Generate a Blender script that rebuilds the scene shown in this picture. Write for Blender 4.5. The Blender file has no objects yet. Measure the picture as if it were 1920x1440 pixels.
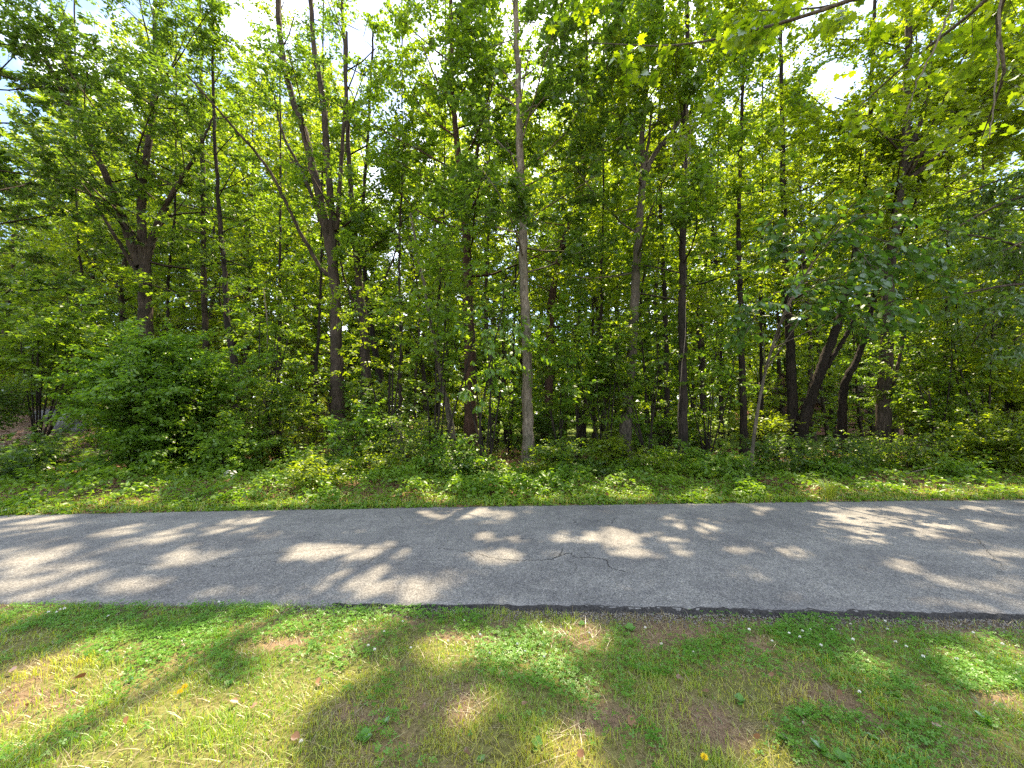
import bpy, math, random
import numpy as np
from mathutils import Vector

# ------------------------------------------------------------------ camera, world, sun, exposure
scene = bpy.context.scene
COL = scene.collection
PW, PH, FPX, HOR, CAMZ = 1920.0, 1440.0, 721.0, 775.0, 1.65
PITCH = math.atan((HOR - PH / 2) / FPX)
cd = bpy.data.cameras.new('camera')
cam = bpy.data.objects.new('camera', cd)
COL.objects.link(cam)
cd.sensor_width = 36.0
cd.lens = FPX / PW * 36.0
cd.clip_start, cd.clip_end = 0.05, 2000.0
cam.location = (0, 0, CAMZ)
cam.rotation_euler = (math.radians(90) + PITCH, 0, 0)
scene.camera = cam

SUN_EL, SUN_AZ = math.radians(58), math.radians(15)     # ahead of the camera, a little to the right
SUN = np.array([math.sin(SUN_AZ) * math.cos(SUN_EL), math.cos(SUN_AZ) * math.cos(SUN_EL), math.sin(SUN_EL)])
world = bpy.data.worlds.new("World")
scene.world = world
world.use_nodes = True
nt = world.node_tree
nt.nodes.clear()
out = nt.nodes.new('ShaderNodeOutputWorld')
bg = nt.nodes.new('ShaderNodeBackground')
sky = nt.nodes.new('ShaderNodeTexSky')
sky.sky_type = 'NISHITA'
sky.sun_disc = False
sky.sun_elevation, sky.sun_rotation = SUN_EL, SUN_AZ
tc = nt.nodes.new('ShaderNodeTexCoord')
cn = nt.nodes.new('ShaderNodeTexNoise')
cn.inputs['Scale'].default_value = 2.6
cn.inputs['Detail'].default_value = 7
cn.inputs['Roughness'].default_value = 0.55
cr = nt.nodes.new('ShaderNodeValToRGB')
cr.color_ramp.elements[0].position = 0.44
cr.color_ramp.elements[1].position = 0.58
mx = nt.nodes.new('ShaderNodeMix'); mx.data_type = 'RGBA'
nt.links.new(tc.outputs['Generated'], cn.inputs['Vector'])
nt.links.new(cn.outputs['Fac'], cr.inputs['Fac'])
nt.links.new(cr.outputs['Color'], mx.inputs['Factor'])
nt.links.new(sky.outputs['Color'], mx.inputs['A'])
mx.inputs['B'].default_value = (7.0, 7.3, 7.9, 1)
nt.links.new(mx.outputs['Result'], bg.inputs['Color'])
bg.inputs['Strength'].default_value = 0.11
nt.links.new(bg.outputs['Background'], out.inputs['Surface'])

sl = bpy.data.lights.new('sun', 'SUN')
sl.energy, sl.angle, sl.color = 4.5, math.radians(0.7), (1.0, 0.82, 0.56)
so = bpy.data.objects.new('sun', sl)
so.rotation_euler = Vector(SUN).to_track_quat('Z', 'Y').to_euler()
so.location = Vector(SUN) * 60
COL.objects.link(so)

scene.view_settings.view_transform = 'Standard'
scene.view_settings.look = 'None'
scene.view_settings.gamma = 1
scene.view_settings.use_curve_mapping = False
scene.view_settings.exposure = 2.02
scene.cycles.use_denoising = False
scene.cycles.denoiser = 'OPENIMAGEDENOISE'
scene.cycles.max_bounces = 14
scene.cycles.diffuse_bounces = 6
scene.cycles.transmission_bounces = 10
scene.cycles.sample_clamp_indirect = 4

# ------------------------------------------------------------------ camera geometry: a photograph point at a real distance
cp, sp_ = math.cos(PITCH), math.sin(PITCH)
FW, UP = np.array([0, cp, sp_]), np.array([0, -sp_, cp])
CAM = np.array([0, 0, CAMZ])
def ray(px, py):
    return np.array([1.0, 0, 0]) * (px - PW / 2) / FPX + UP * (PH / 2 - py) / FPX + FW
def at(px, py, y):
    d = ray(px, py)
    return CAM + d * (y / d[1])
def on_ground(px, py, z=0.0):
    d = ray(px, py)
    return CAM + d * ((z - CAMZ) / d[2])
def proj(p):
    v = p - CAM
    zc = v @ FW
    return PW / 2 + FPX * v[..., 0] / zc, PH / 2 - FPX * (v @ UP) / zc

# ------------------------------------------------------------------ noise
_lat = np.random.RandomState(77).rand(256, 256)
def vnoise(x, y, seed=0):
    x = np.asarray(x, float) + seed * 37.13; y = np.asarray(y, float) + seed * 71.7
    xi, yi = np.floor(x).astype(int), np.floor(y).astype(int)
    fx, fy = x - xi, y - yi
    fx, fy = fx * fx * (3 - 2 * fx), fy * fy * (3 - 2 * fy)
    g = lambda a, b: _lat[a % 256, b % 256]
    return (g(xi, yi) * (1 - fx) + g(xi + 1, yi) * fx) * (1 - fy) + (g(xi, yi + 1) * (1 - fx) + g(xi + 1, yi + 1) * fx) * fy
def fbm(x, y, seed=0, o=4):
    s, a, t = 0, 1.0, 0
    for i in range(o):
        s = s + a * vnoise(np.asarray(x) * 2 ** i, np.asarray(y) * 2 ** i, seed + i * 5); t += a; a *= .5
    return s / t
def sstep(a, b, x):
    t = np.clip((np.asarray(x, float) - a) / (b - a), 0, 1)
    return t * t * (3 - 2 * t)

# ------------------------------------------------------------------ road edges and terrain
_far = np.array([on_ground(*p)[:2] for p in ((0, 966), (300, 960), (600, 953), (960, 948), (1280, 944), (1600, 940), (1920, 936))])
_near = np.array([on_ground(*p)[:2] for p in ((0, 1128), (400, 1130), (700, 1133), (960, 1136), (1300, 1141), (1600, 1146), (1900, 1153))])
_pf, _pn = np.polyfit(_far[:, 0], _far[:, 1], 2), np.polyfit(_near[:, 0], _near[:, 1], 2)
def _ext(p, x, lim):
    xc = np.clip(x, -lim, lim)
    return np.polyval(p, xc) + (x - xc) * np.polyval(np.polyder(p), xc)
def yfar(x): return _ext(_pf, np.asarray(x, float), 9)
def ynear(x): return _ext(_pn, np.asarray(x, float), 5)

def gz(x, y):
    x, y = np.asarray(x, float), np.asarray(y, float)
    n, f = ynear(x), yfar(x)
    lip = 0.040 - 0.026 * sstep(1.0, -2.0, x)
    near = -lip + 0.05 * (fbm(x * .9, y * .9, 3) - .5) * sstep(0, .6, n - y) + 0.02 * sstep(0, 1.5, n - y)
    under = -0.09
    verge = 0.012 + 0.10 * sstep(0, 2.0, y - f) + 0.16 * (fbm(x * .5, y * .5, 9) - .5) * sstep(0.1, 1.5, y - f)
    bank = 1.9 * sstep(9.5, 16, -x) * sstep(10.5, 16, y) * sstep(60, 30, y)
    drop = -0.45 * sstep(14, 24, y) * sstep(-12, 0, x)
    far_z = verge + bank + drop
    w1 = sstep(n - .02, n + .06, y)
    w2 = sstep(f - .10, f + .01, y)
    return (near * (1 - w1) + under * w1) * (1 - w2) + far_z * w2

# ------------------------------------------------------------------ where the sun comes through the canopy: lit patches on the ground
def E(x0, y0, x1, y1, rot=0, w=1.0): return ((x0 + x1) / 2, (y0 + y1) / 2, abs(x1 - x0) / 2, abs(y1 - y0) / 2, rot, w)
LIT = [E(-40, 968, 130, 982, -2), E(-60, 990, 110, 1002, -6, .8), E(180, 986, 285, 1006, -8), E(285, 992, 355, 1006, -8), E(215, 1012, 325, 1030, -8), E(300, 1034, 392, 1062, -9),
       E(350, 1006, 425, 1020, -8), E(400, 976, 490, 1010, -10), E(450, 958, 530, 974, -5), E(-60, 1034, 112, 1072, -12), E(-60, 1078, 180, 1130, -12), E(205, 1058, 350, 1128, -10),
       E(360, 1100, 470, 1128, -8), E(520, 1020, 640, 1060, -6), E(130, 1010, 210, 1022, -8, .7), E(120, 1044, 190, 1060, -10, .6), E(380, 1040, 440, 1058, -8, .5),
       E(636, 986, 700, 1004, -4), E(630, 1026, 770, 1060, -5), E(600, 1062, 714, 1128, -6), E(715, 1084, 880, 1130, -5), E(806, 1064, 850, 1080), E(820, 952, 945, 986, 0, .75),
       E(786, 956, 826, 968), E(876, 1005, 930, 1024), E(930, 1006, 1002, 1023), E(880, 1036, 1052, 1056, -2), E(1038, 996, 1180, 1024, -2), E(1120, 998, 1275, 1030, 2), E(1150, 1020, 1275, 1050, 4),
       E(1250, 970, 1290, 990), E(1276, 980, 1345, 1008), E(1396, 953, 1452, 965), E(1360, 1028, 1514, 1053, 2), E(1376, 1058, 1460, 1086, 5, .4), E(1516, 946, 1568, 958), E(1510, 962, 1640, 986, 3),
       E(1560, 955, 1800, 1012, 5), E(1512, 980, 1600, 1000, 0), E(1540, 1000, 1660, 1024, 6, .9), E(1616, 1050, 1706, 1078, 3), E(1795, 952, 1930, 972, 4, .9), E(1820, 972, 1930, 996, 5), E(1770, 1020, 1930, 1054, 6, .45),
       E(1490, 1108, 1538, 1126), E(1700, 1078, 1930, 1142, 8, .5), E(1842, 1056, 1898, 1074, 0, .8), E(1880, 1080, 1960, 1140, 5, .8),
       # lawn
       E(-80, 1128, 96, 1162, -5), E(90, 1160, 520, 1250, -8), E(-150, 1210, 460, 1500, -10), E(300, 1260, 640, 1420, -20), E(420, 1150, 660, 1250, -18, .9), E(100, 1300, 620, 1560, 0),
       E(640, 1142, 790, 1190, -10), E(560, 1200, 760, 1280, -20, .8), E(780, 1185, 905, 1252, -20), E(900, 1176, 1115, 1250, 0, .75), E(1000, 1246, 1140, 1310, 25), E(830, 1290, 985, 1385, 10, .9), E(970, 1360, 1150, 1470, 20, .9),
       E(1060, 1160, 1110, 1196, 0, .8), E(1785, 1190, 1960, 1315, 22), E(1598, 1228, 1658, 1262, 15), E(1380, 1396, 1516, 1470, 15), E(1700, 1420, 1800, 1460, 0, .6), E(1840, 1320, 1960, 1400, 20, .4), E(900, 1130, 960, 1150, 0, .4)]
DARK = [E(215, 1126, 480, 1178, -6), E(-30, 1160, 135, 1225, -22), E(352, 1230, 480, 1292, -28), E(890, 1322, 980, 1392, 8), E(560, 1330, 660, 1480, -30), E(640, 1300, 812, 1480, -12), E(540, 1128, 660, 1150, -4),
        E(660, 1190, 770, 1230, -22), E(1110, 1140, 1200, 1200, 0), E(870, 1258, 980, 1290, -5)]
GX0, GX1, GY0, GY1, GS = -20.0, 20.0, -1.0, 22.0, 0.04
_xs, _ys = np.arange(GX0, GX1, GS), np.arange(GY0, GY1, GS)
_XX, _YY = np.meshgrid(_xs, _ys, indexing='ij')
_P = np.stack([_XX, np.maximum(_YY, 1.2), np.zeros_like(_XX)], -1)
_px, _py = proj(_P)
_sc = np.clip(3.2 / np.maximum(_YY, 1.2), .3, 1.4)
_px = _px + (fbm(_XX * 2.2, _YY * 2.2, 21) - .5) * 110 * _sc + (fbm(_XX * 7, _YY * 7, 23, 4) - .5) * 85 * _sc
_py = _py + (fbm(_XX * 2.2, _YY * 2.2, 31) - .5) * 40 * _sc + (fbm(_XX * 7, _YY * 7, 33, 4) - .5) * 34 * _sc
def _cov(lst, big=1.0):
    m = np.zeros_like(_XX)
    for cx, cy, rx, ry, rot, w in lst:
        c, s = math.cos(math.radians(rot)), math.sin(math.radians(rot))
        u, v = _px - cx, _py - cy
        a, b = (u * c + v * s) / rx, (-u * s + v * c) / ry
        m = np.maximum(m, np.where(a * a + b * b < big, w, 0))
    return m
LITMAP = (_cov(LIT, 1.3) * (1 - _cov(DARK))) ** .22 * np.where((fbm(_XX * 3.2, _YY * 4.2, 57, 4) > .43) | (_YY < ynear(_XX) - .1), 1.0, .35)
_nl = np.where(fbm(_XX * 1.3, _YY * 2.0, 41, 4) > .57, 1.0, 0.0)
_outside = (np.abs(_px - 960) > 1010) | (_YY < 1.7)
_fy = yfar(_XX)
LITMAP = np.where(_outside, _nl, LITMAP)
LITMAP = np.where(_YY > _fy + .05, np.where(fbm(_XX * 1.5, _YY * 2.0, 47, 4) > np.where(_YY > _fy + 3.2, .50, .475), 1.0, 0.0), LITMAP)
ZMIN = np.where(_YY > _fy + 1.0, 0.8 + 9.0 * np.clip((fbm(_XX * .55, _YY * .55, 49, 3) - .28) * 2.2, 0, 1), np.where(_YY > _fy, .7, 0.0))
def lit_at(p):
    g = p - SUN * (p[:, 2:3] / SUN[2])
    i = ((g[:, 0] - GX0) / GS).astype(int); j = ((g[:, 1] - GY0) / GS).astype(int)
    ok = (i >= 0) & (j >= 0) & (i < LITMAP.shape[0]) & (j < LITMAP.shape[1])
    r = np.zeros(len(p))
    r[ok] = LITMAP[i[ok], j[ok]] * (p[ok, 2] > ZMIN[i[ok], j[ok]])
    return r
# openings in the canopy where the sky shows (axis from a to b in the wood, radius at each end)
GAPS = [(at(675, 90, 9), at(675, 60, 40), 0.6, 2.4), (at(690, 10, 9), at(690, -30, 40), .6, 2.4), (at(655, 160, 9), at(650, 150, 40), .45, 2.0), (at(500, 250, 9), at(500, 240, 40), .55, 2.4), (at(340, 385, 10), at(340, 380, 40), .45, 1.8),
        (at(1560, 165, 7), at(1560, 160, 40), .55, 2.8), (at(200, 330, 9), at(200, 330, 40), .35, 1.5), (at(450, 60, 9), at(450, 40, 40), .4, 1.6), (at(1700, 430, 12), at(1700, 420, 40), .3, 1.2)]
def in_gap(p):
    r = np.zeros(len(p), bool)
    for a, b, ra, rb in GAPS:
        d = b - a; L2 = d @ d
        t = np.clip(((p - a) @ d) / L2, -.1, 1)
        q = a + t[:, None] * d
        w = .35 + .8 * fbm(p[:, 0] * 1.1, p[:, 2] * 1.1, 61, 3)
        r |= np.linalg.norm(p - q, axis=1) < (ra + (rb - ra) * t) * w
    return r

# ------------------------------------------------------------------ materials
def new_mat(name):
    m = bpy.data.materials.new(name); m.use_nodes = True
    n = m.node_tree; n.nodes.clear()
    o = n.nodes.new('ShaderNodeOutputMaterial')
    return m, n, o
def leaf_mat(name, c1, c2, trans, tw=.5, gloss=.06, rough=.42, fres=.12):
    m, n, o = new_mat(name)
    at_ = n.nodes.new('ShaderNodeAttribute'); at_.attribute_name = 'rnd'
    oi = n.nodes.new('ShaderNodeObjectInfo')
    ad = n.nodes.new('ShaderNodeMath'); ad.operation = 'MULTIPLY_ADD'
    n.links.new(oi.outputs['Random'], ad.inputs[0]); ad.inputs[1].default_value = .25
    n.links.new(at_.outputs['Fac'], ad.inputs[2])
    mixc = n.nodes.new('ShaderNodeMix'); mixc.data_type = 'RGBA'
    n.links.new(ad.outputs[0], mixc.inputs['Factor'])
    mixc.inputs['A'].default_value = (*c1, 1); mixc.inputs['B'].default_value = (*c2, 1)
    d = n.nodes.new('ShaderNodeBsdfDiffuse'); t = n.nodes.new('ShaderNodeBsdfTranslucent')
    n.links.new(mixc.outputs['Result'], d.inputs['Color'])
    mt = n.nodes.new('ShaderNodeMix'); mt.data_type = 'RGBA'; mt.blend_type = 'MULTIPLY'
    mt.inputs['Factor'].default_value = 1
    n.links.new(mixc.outputs['Result'], mt.inputs['A']); mt.inputs['B'].default_value = (*trans, 1)
    n.links.new(mt.outputs['Result'], t.inputs['Color'])
    ms = n.nodes.new('ShaderNodeMixShader'); ms.inputs[0].default_value = tw
    n.links.new(d.outputs[0], ms.inputs[1]); n.links.new(t.outputs[0], ms.inputs[2])
    g = n.nodes.new('ShaderNodeBsdfGlossy'); g.inputs['Roughness'].default_value = rough
    g.inputs['Color'].default_value = (.9, .95, 1, 1)
    lw = n.nodes.new('ShaderNodeLayerWeight'); lw.inputs['Blend'].default_value = .25
    mg = n.nodes.new('ShaderNodeMath'); mg.operation = 'MULTIPLY_ADD'
    n.links.new(lw.outputs['Fresnel'], mg.inputs[0]); mg.inputs[1].default_value = fres; mg.inputs[2].default_value = gloss * .4
    m2 = n.nodes.new('ShaderNodeMixShader')
    n.links.new(mg.outputs[0], m2.inputs[0]); n.links.new(ms.outputs[0], m2.inputs[1]); n.links.new(g.outputs[0], m2.inputs[2])
    n.links.new(m2.outputs[0], o.inputs['Surface'])
    return m
def bark_mat(name, c1, c2, sc=9.0, stretch=.14, bump=.9):
    m, n, o = new_mat(name)
    tc = n.nodes.new('ShaderNodeTexCoord'); mp = n.nodes.new('ShaderNodeMapping')
    mp.inputs['Scale'].default_value = (sc, sc, sc * stretch)
    n.links.new(tc.outputs['Object'], mp.inputs['Vector'])
    a = n.nodes.new('ShaderNodeTexNoise'); a.inputs['Scale'].default_value = 2.2; a.inputs['Detail'].default_value = 8; a.inputs['Roughness'].default_value = .65
    n.links.new(mp.outputs[0], a.inputs['Vector'])
    v = n.nodes.new('ShaderNodeTexVoronoi'); v.feature = 'DISTANCE_TO_EDGE'; v.inputs['Scale'].default_value = 2.4
    n.links.new(mp.outputs[0], v.inputs['Vector'])
    big = n.nodes.new('ShaderNodeTexNoise'); big.inputs['Scale'].default_value = 1.7; big.inputs['Detail'].default_value = 3
    n.links.new(tc.outputs['Object'], big.inputs['Vector'])
    r = n.nodes.new('ShaderNodeValToRGB')
    r.color_ramp.elements[0].position = .33; r.color_ramp.elements[0].color = (*c1, 1)
    r.color_ramp.elements[1].position = .68; r.color_ramp.elements[1].color = (*c2, 1)
    n.links.new(a.outputs['Fac'], r.inputs['Fac'])
    mm = n.nodes.new('ShaderNodeMix'); mm.data_type = 'RGBA'; mm.blend_type = 'MULTIPLY'
    mm.inputs['Factor'].default_value = .8
    n.links.new(r.outputs['Color'], mm.inputs['A'])
    br = n.nodes.new('ShaderNodeValToRGB')
    br.color_ramp.elements[0].position = .35; br.color_ramp.elements[0].color = (.55, .6, .5, 1)
    br.color_ramp.elements[1].position = .6; br.color_ramp.elements[1].color = (1.15, 1.1, 1.05, 1)
    n.links.new(big.outputs['Fac'], br.inputs['Fac']); n.links.new(br.outputs['Color'], mm.inputs['B'])
    sub = n.nodes.new('ShaderNodeMath'); sub.operation = 'MULTIPLY'
    n.links.new(a.outputs['Fac'], sub.inputs[0])
    vm = n.nodes.new('ShaderNodeMapRange'); vm.inputs['From Max'].default_value = .25; vm.inputs['To Min'].default_value = .35
    n.links.new(v.outputs['Distance'], vm.inputs['Value']); n.links.new(vm.outputs[0], sub.inputs[1])
    bp = n.nodes.new('ShaderNodeBump'); bp.inputs['Strength'].default_value = bump; bp.inputs['Distance'].default_value = .05
    n.links.new(sub.outputs[0], bp.inputs['Height'])
    b = n.nodes.new('ShaderNodeBsdfPrincipled'); b.inputs['Roughness'].default_value = .9
    b.inputs['Specular IOR Level'].default_value = .15
    n.links.new(mm.outputs['Result'], b.inputs['Base Color']); n.links.new(bp.outputs[0], b.inputs['Normal'])
    n.links.new(b.outputs[0], o.inputs['Surface'])
    return m
def plain_mat(name, c, rough=.8, nscale=0, namt=.3, bump=0.0, spec=.2):
    m, n, o = new_mat(name)
    b = n.nodes.new('ShaderNodeBsdfPrincipled'); b.inputs['Roughness'].default_value = rough
    b.inputs['Specular IOR Level'].default_value = spec
    b.inputs['Base Color'].default_value = (*c, 1)
    if nscale:
        tc = n.nodes.new('ShaderNodeTexCoord')
        a = n.nodes.new('ShaderNodeTexNoise'); a.inputs['Scale'].default_value = nscale; a.inputs['Detail'].default_value = 6
        n.links.new(tc.outputs['Object'], a.inputs['Vector'])
        r = n.nodes.new('ShaderNodeValToRGB')
        r.color_ramp.elements[0].position = .3; r.color_ramp.elements[0].color = (*[x * (1 - namt) for x in c], 1)
        r.color_ramp.elements[1].position = .7; r.color_ramp.elements[1].color = (*[x * (1 + namt) for x in c], 1)
        n.links.new(a.outputs['Fac'], r.inputs['Fac']); n.links.new(r.outputs['Color'], b.inputs['Base Color'])
        if bump:
            bp = n.nodes.new('ShaderNodeBump'); bp.inputs['Strength'].default_value = bump; bp.inputs['Distance'].default_value = .02
            n.links.new(a.outputs['Fac'], bp.inputs['Height']); n.links.new(bp.outputs[0], b.inputs['Normal'])
    n.links.new(b.outputs[0], o.inputs['Surface'])
    return m
LEAF = {
    'mid': leaf_mat('leaf_mid', (.058, .122, .013), (.125, .195, .017), (2.7, 2.5, .8), .58),
    'dark': leaf_mat('leaf_dark', (.044, .092, .016), (.086, .142, .020), (2.4, 2.4, .9), .54),
    'yellow': leaf_mat('leaf_yellow', (.095, .155, .012), (.155, .210, .014), (2.5, 2.4, .6), .60),
    'lush': leaf_mat('leaf_lush', (.072, .158, .014), (.140, .235, .018), (2.0, 2.0, .6), .48),
    'far': leaf_mat('leaf_far', (.100, .165, .014), (.170, .230, .018), (2.6, 2.4, .7), .62),
    'maple': leaf_mat('leaf_maple', (.075, .150, .010), (.140, .205, .010), (2.3, 2.1, .45), .6),
    'broad': leaf_mat('leaf_broad', (.042, .098, .016), (.085, .150, .020), (1.6, 1.8, .8), .44, .03, .5, .06),
    'grass': leaf_mat('grass_blade', (.140, .290, .014), (.420, .400, .060), (1.6, 1.6, .8), .42),
    'thatch': leaf_mat('dry_thatch', (.19, .145, .065), (.31, .25, .12), (.9, .9, .9), .25, .02),
    'clover': leaf_mat('clover_leaf', (.065, .185, .018), (.140, .290, .028), (1.7, 1.7, .8), .42),
    'litter': leaf_mat('dry_leaf', (.13, .065, .035), (.27, .16, .09), (.9, .8, .7), .2, .0),
}
BARK = {
    'brown': bark_mat('bark_brown', (.026, .020, .016), (.095, .074, .058), bump=1.0),
    'dark': bark_mat('bark_dark', (.014, .011, .010), (.050, .040, .034)),
    'red': bark_mat('bark_red', (.028, .016, .012), (.100, .060, .044)),
    'pale': bark_mat('bark_pale', (.085, .070, .054), (.26, .222, .180), 7, .35, .9),
    'grey': bark_mat('bark_grey', (.052, .044, .036), (.155, .132, .108), 8, .2),
    'vine': plain_mat('vine_stem', (.20, .16, .12), .9, 30, .4),
}

# ------------------------------------------------------------------ mesh builders
def link(o, parent=None):
    COL.objects.link(o)
    if parent is not None: o.parent = parent
    return o
def mesh_np(name, verts, faces, mat, rnd=None, smooth=False):
    """verts (n,3); faces: list of (m,k) int arrays."""
    me = bpy.data.meshes.new(name)
    verts = np.ascontiguousarray(verts, dtype=np.float32)
    me.vertices.add(len(verts)); me.vertices.foreach_set('co', verts.ravel())
    loops = np.concatenate([f.ravel() for f in faces]).astype(np.int32)
    sizes = np.concatenate([np.full(len(f), f.shape[1]) for f in faces])
    starts = np.concatenate([[0], np.cumsum(sizes)[:-1]]).astype(np.int32)
    me.loops.add(len(loops)); me.loops.foreach_set('vertex_index', loops)
    me.polygons.add(len(sizes)); me.polygons.foreach_set('loop_start', starts)
    if smooth: me.polygons.foreach_set('use_smooth', np.ones(len(sizes), bool))
    if rnd is not None:
        a = me.attributes.new('rnd', 'FLOAT', 'FACE'); a.data.foreach_set('value', np.asarray(rnd, np.float32))
    me.update(calc_edges=True)
    me.materials.append(mat)
    return me
def add(name, me, parent=None, loc=None, **props):
    o = bpy.data.objects.new(name, me)
    if loc is not None: o.location = loc
    for k, v in props.items(): o[k] = v
    return link(o, parent)
def empty(name, loc, label, cat, group=None):
    o = bpy.data.objects.new(name, None); o.location = loc; o.empty_display_size = .3
    o['label'] = label; o['category'] = cat
    if group: o['group'] = group
    return link(o)
def norm(v): return v / np.maximum(np.linalg.norm(v, axis=-1, keepdims=True), 1e-9)
T_DIAMOND = (np.array([(0, 0, 0), (.42, -.5, .10), (1, 0, -.10), (.42, .5, .10)]), [(0, 1, 2, 3)])
T_LEAF6 = (np.array([(0, 0, 0), (.25, -.40, .10), (.62, -.42, .08), (1, 0, -.16), (.62, .42, .08), (.25, .40, .10)]), [(0, 1, 2, 3), (0, 3, 4, 5)])
def scatter(base, d, nrm, L, Wd, tmpl=T_DIAMOND):
    """place a leaf template at base, along d, facing nrm -> verts, face array, leaves' face count"""
    tv, tf = tmpl
    d = norm(d); s = norm(np.cross(nrm, d)); n = np.cross(d, s)
    N, K = len(base), len(tv)
    v = base[:, None, :] + d[:, None, :] * (tv[None, :, 0:1] * L[:, None, None]) + s[:, None, :] * (tv[None, :, 1:2] * Wd[:, None, None]) + n[:, None, :] * (tv[None, :, 2:3] * L[:, None, None])
    f = np.array(tf)[None] + (np.arange(N) * K)[:, None, None]
    return v.reshape(-1, 3), f.reshape(-1, len(tf[0])), len(tf)
def segs_mesh(name, P0, P1, R0, R1, mat, sides=4):
    t = norm(P1 - P0)
    ref = np.where(np.abs(t[:, 2:3]) < .9, np.array([[0, 0, 1.0]]), np.array([[1.0, 0, 0]]))
    a = norm(np.cross(t, ref)); b = np.cross(t, a)
    ang = np.arange(sides) * 2 * math.pi / sides
    ring = a[:, None] * np.cos(ang)[None, :, None] + b[:, None] * np.sin(ang)[None, :, None]
    v = np.concatenate([P0[:, None] + ring * R0[:, None, None], (P1 + t * R1[:, None] * .5)[:, None] + ring * R1[:, None, None]], 1)
    i = np.arange(sides); j = (i + 1) % sides
    q = np.stack([i, j, j + sides, i + sides], 1)
    f = q[None] + (np.arange(len(P0)) * sides * 2)[:, None, None]
    return mesh_np(name, v.reshape(-1, 3), [f.reshape(-1, 4)], mat, smooth=True)
def catmull(pts, n):
    p = np.asarray(pts, float)
    p = np.vstack([2 * p[0] - p[1], p, 2 * p[-1] - p[-2]])
    m = len(p) - 3
    o = []
    for u in np.linspace(0, m - 1e-6, n):
        k = int(u); t = u - k
        a, b, c, d = p[k], p[k + 1], p[k + 2], p[k + 3]
        o.append(.5 * ((2 * b) + (-a + c) * t + (2 * a - 5 * b + 4 * c - d) * t * t + (-a + 3 * b - 3 * c + d) * t ** 3))
    return np.array(o)
def tube(pts, rad, sides=12, rng=None, rough=.06, flare=0.0):
    pts = np.asarray(pts, float); n = len(pts)
    rad = np.asarray(rad, float)
    t = norm(np.gradient(pts, axis=0))
    ref = np.array([1.0, 0, 0]) if abs(t[0][0]) < .9 else np.array([0, 1.0, 0])
    V = []
    for i in range(n):
        ref = ref - t[i] * (ref @ t[i]); ref = ref / np.linalg.norm(ref)
        b = np.cross(t[i], ref)
        ang = np.arange(sides) * 2 * math.pi / sides
        r = np.full(sides, rad[i])
        if rng is not None:
            s = i * .45
            r = r * (1 + rough * 2 * (vnoise(np.cos(ang) * 1.6 + 10, np.sin(ang) * 1.6 + s * .6, 3) - .5) + rough * (rng.rand(sides) - .5))
        if flare and i < n * .12:
            q = (1 - i / (n * .12)) ** 2
            r = r * (1 + flare * q * (1 + .5 * np.sin(ang * 4 + 1)))
        V.append(pts[i] + ref * (np.cos(ang) * r)[:, None] + b * (np.sin(ang) * r)[:, None])
    V.append(pts[-1][None] + t[-1] * rad[-1])
    v = np.vstack(V)
    i = np.arange(sides); j = (i + 1) % sides
    q = np.concatenate([np.stack([i, j, j + sides, i + sides], 1) + k * sides for k in range(n - 1)])
    top = np.stack([i + (n - 1) * sides, j + (n - 1) * sides, np.full(sides, n * sides)], 1)
    return v, q, top
def tube_obj(name, pts, rad, mat, parent, base, sides=12, rng=None, rough=.06, flare=0.0, **props):
    v, q, t = tube(pts, rad, sides, rng, rough, flare)
    return add(name, mesh_np(name, v - base, [q, t], mat, smooth=True), parent, **props)

# ------------------------------------------------------------------ growth
class Growth:
    def __init__(self): self.S = []; self.T = []
    def seg(self, p0, p1, r0, r1): self.S.append((*p0, *p1, r0, r1))
    def poly(self, pts, r0, r1):
        n = len(pts) - 1
        for i in range(n):
            self.seg(pts[i], pts[i + 1], r0 + (r1 - r0) * i / n, r0 + (r1 - r0) * (i + 1) / n)
    def twigs(self, o, d, l):
        for a, b, c in zip(o, d, l): self.T.append((*a, *b, c))
def bend(rng, p, d, L, n, up=.10, wob=.22):
    pts = [p]; d = d / np.linalg.norm(d)
    for i in range(n):
        d = d + rng.normal(0, wob, 3) * (1 / n ** .5) + np.array([0, 0, up / n * 3])
        d = d / np.linalg.norm(d)
        pts.append(pts[-1] + d * L / n)
    return np.array(pts), d
def side_dir(rng, d, spread, flat=.35):
    """a direction leaving d sideways"""
    h = np.cross(d, [0, 0, 1.0]); h = h / max(np.linalg.norm(h), 1e-6)
    v = np.cross(h, d)
    s = rng.choice([-1, 1]); a = rng.uniform(.55, 1.15) * spread
    w = h * s * math.cos(rng.normal(0, flat)) + v * rng.normal(0, flat)
    o = d * math.cos(a) + w / np.linalg.norm(w) * math.sin(a)
    return o / np.linalg.norm(o)
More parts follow.
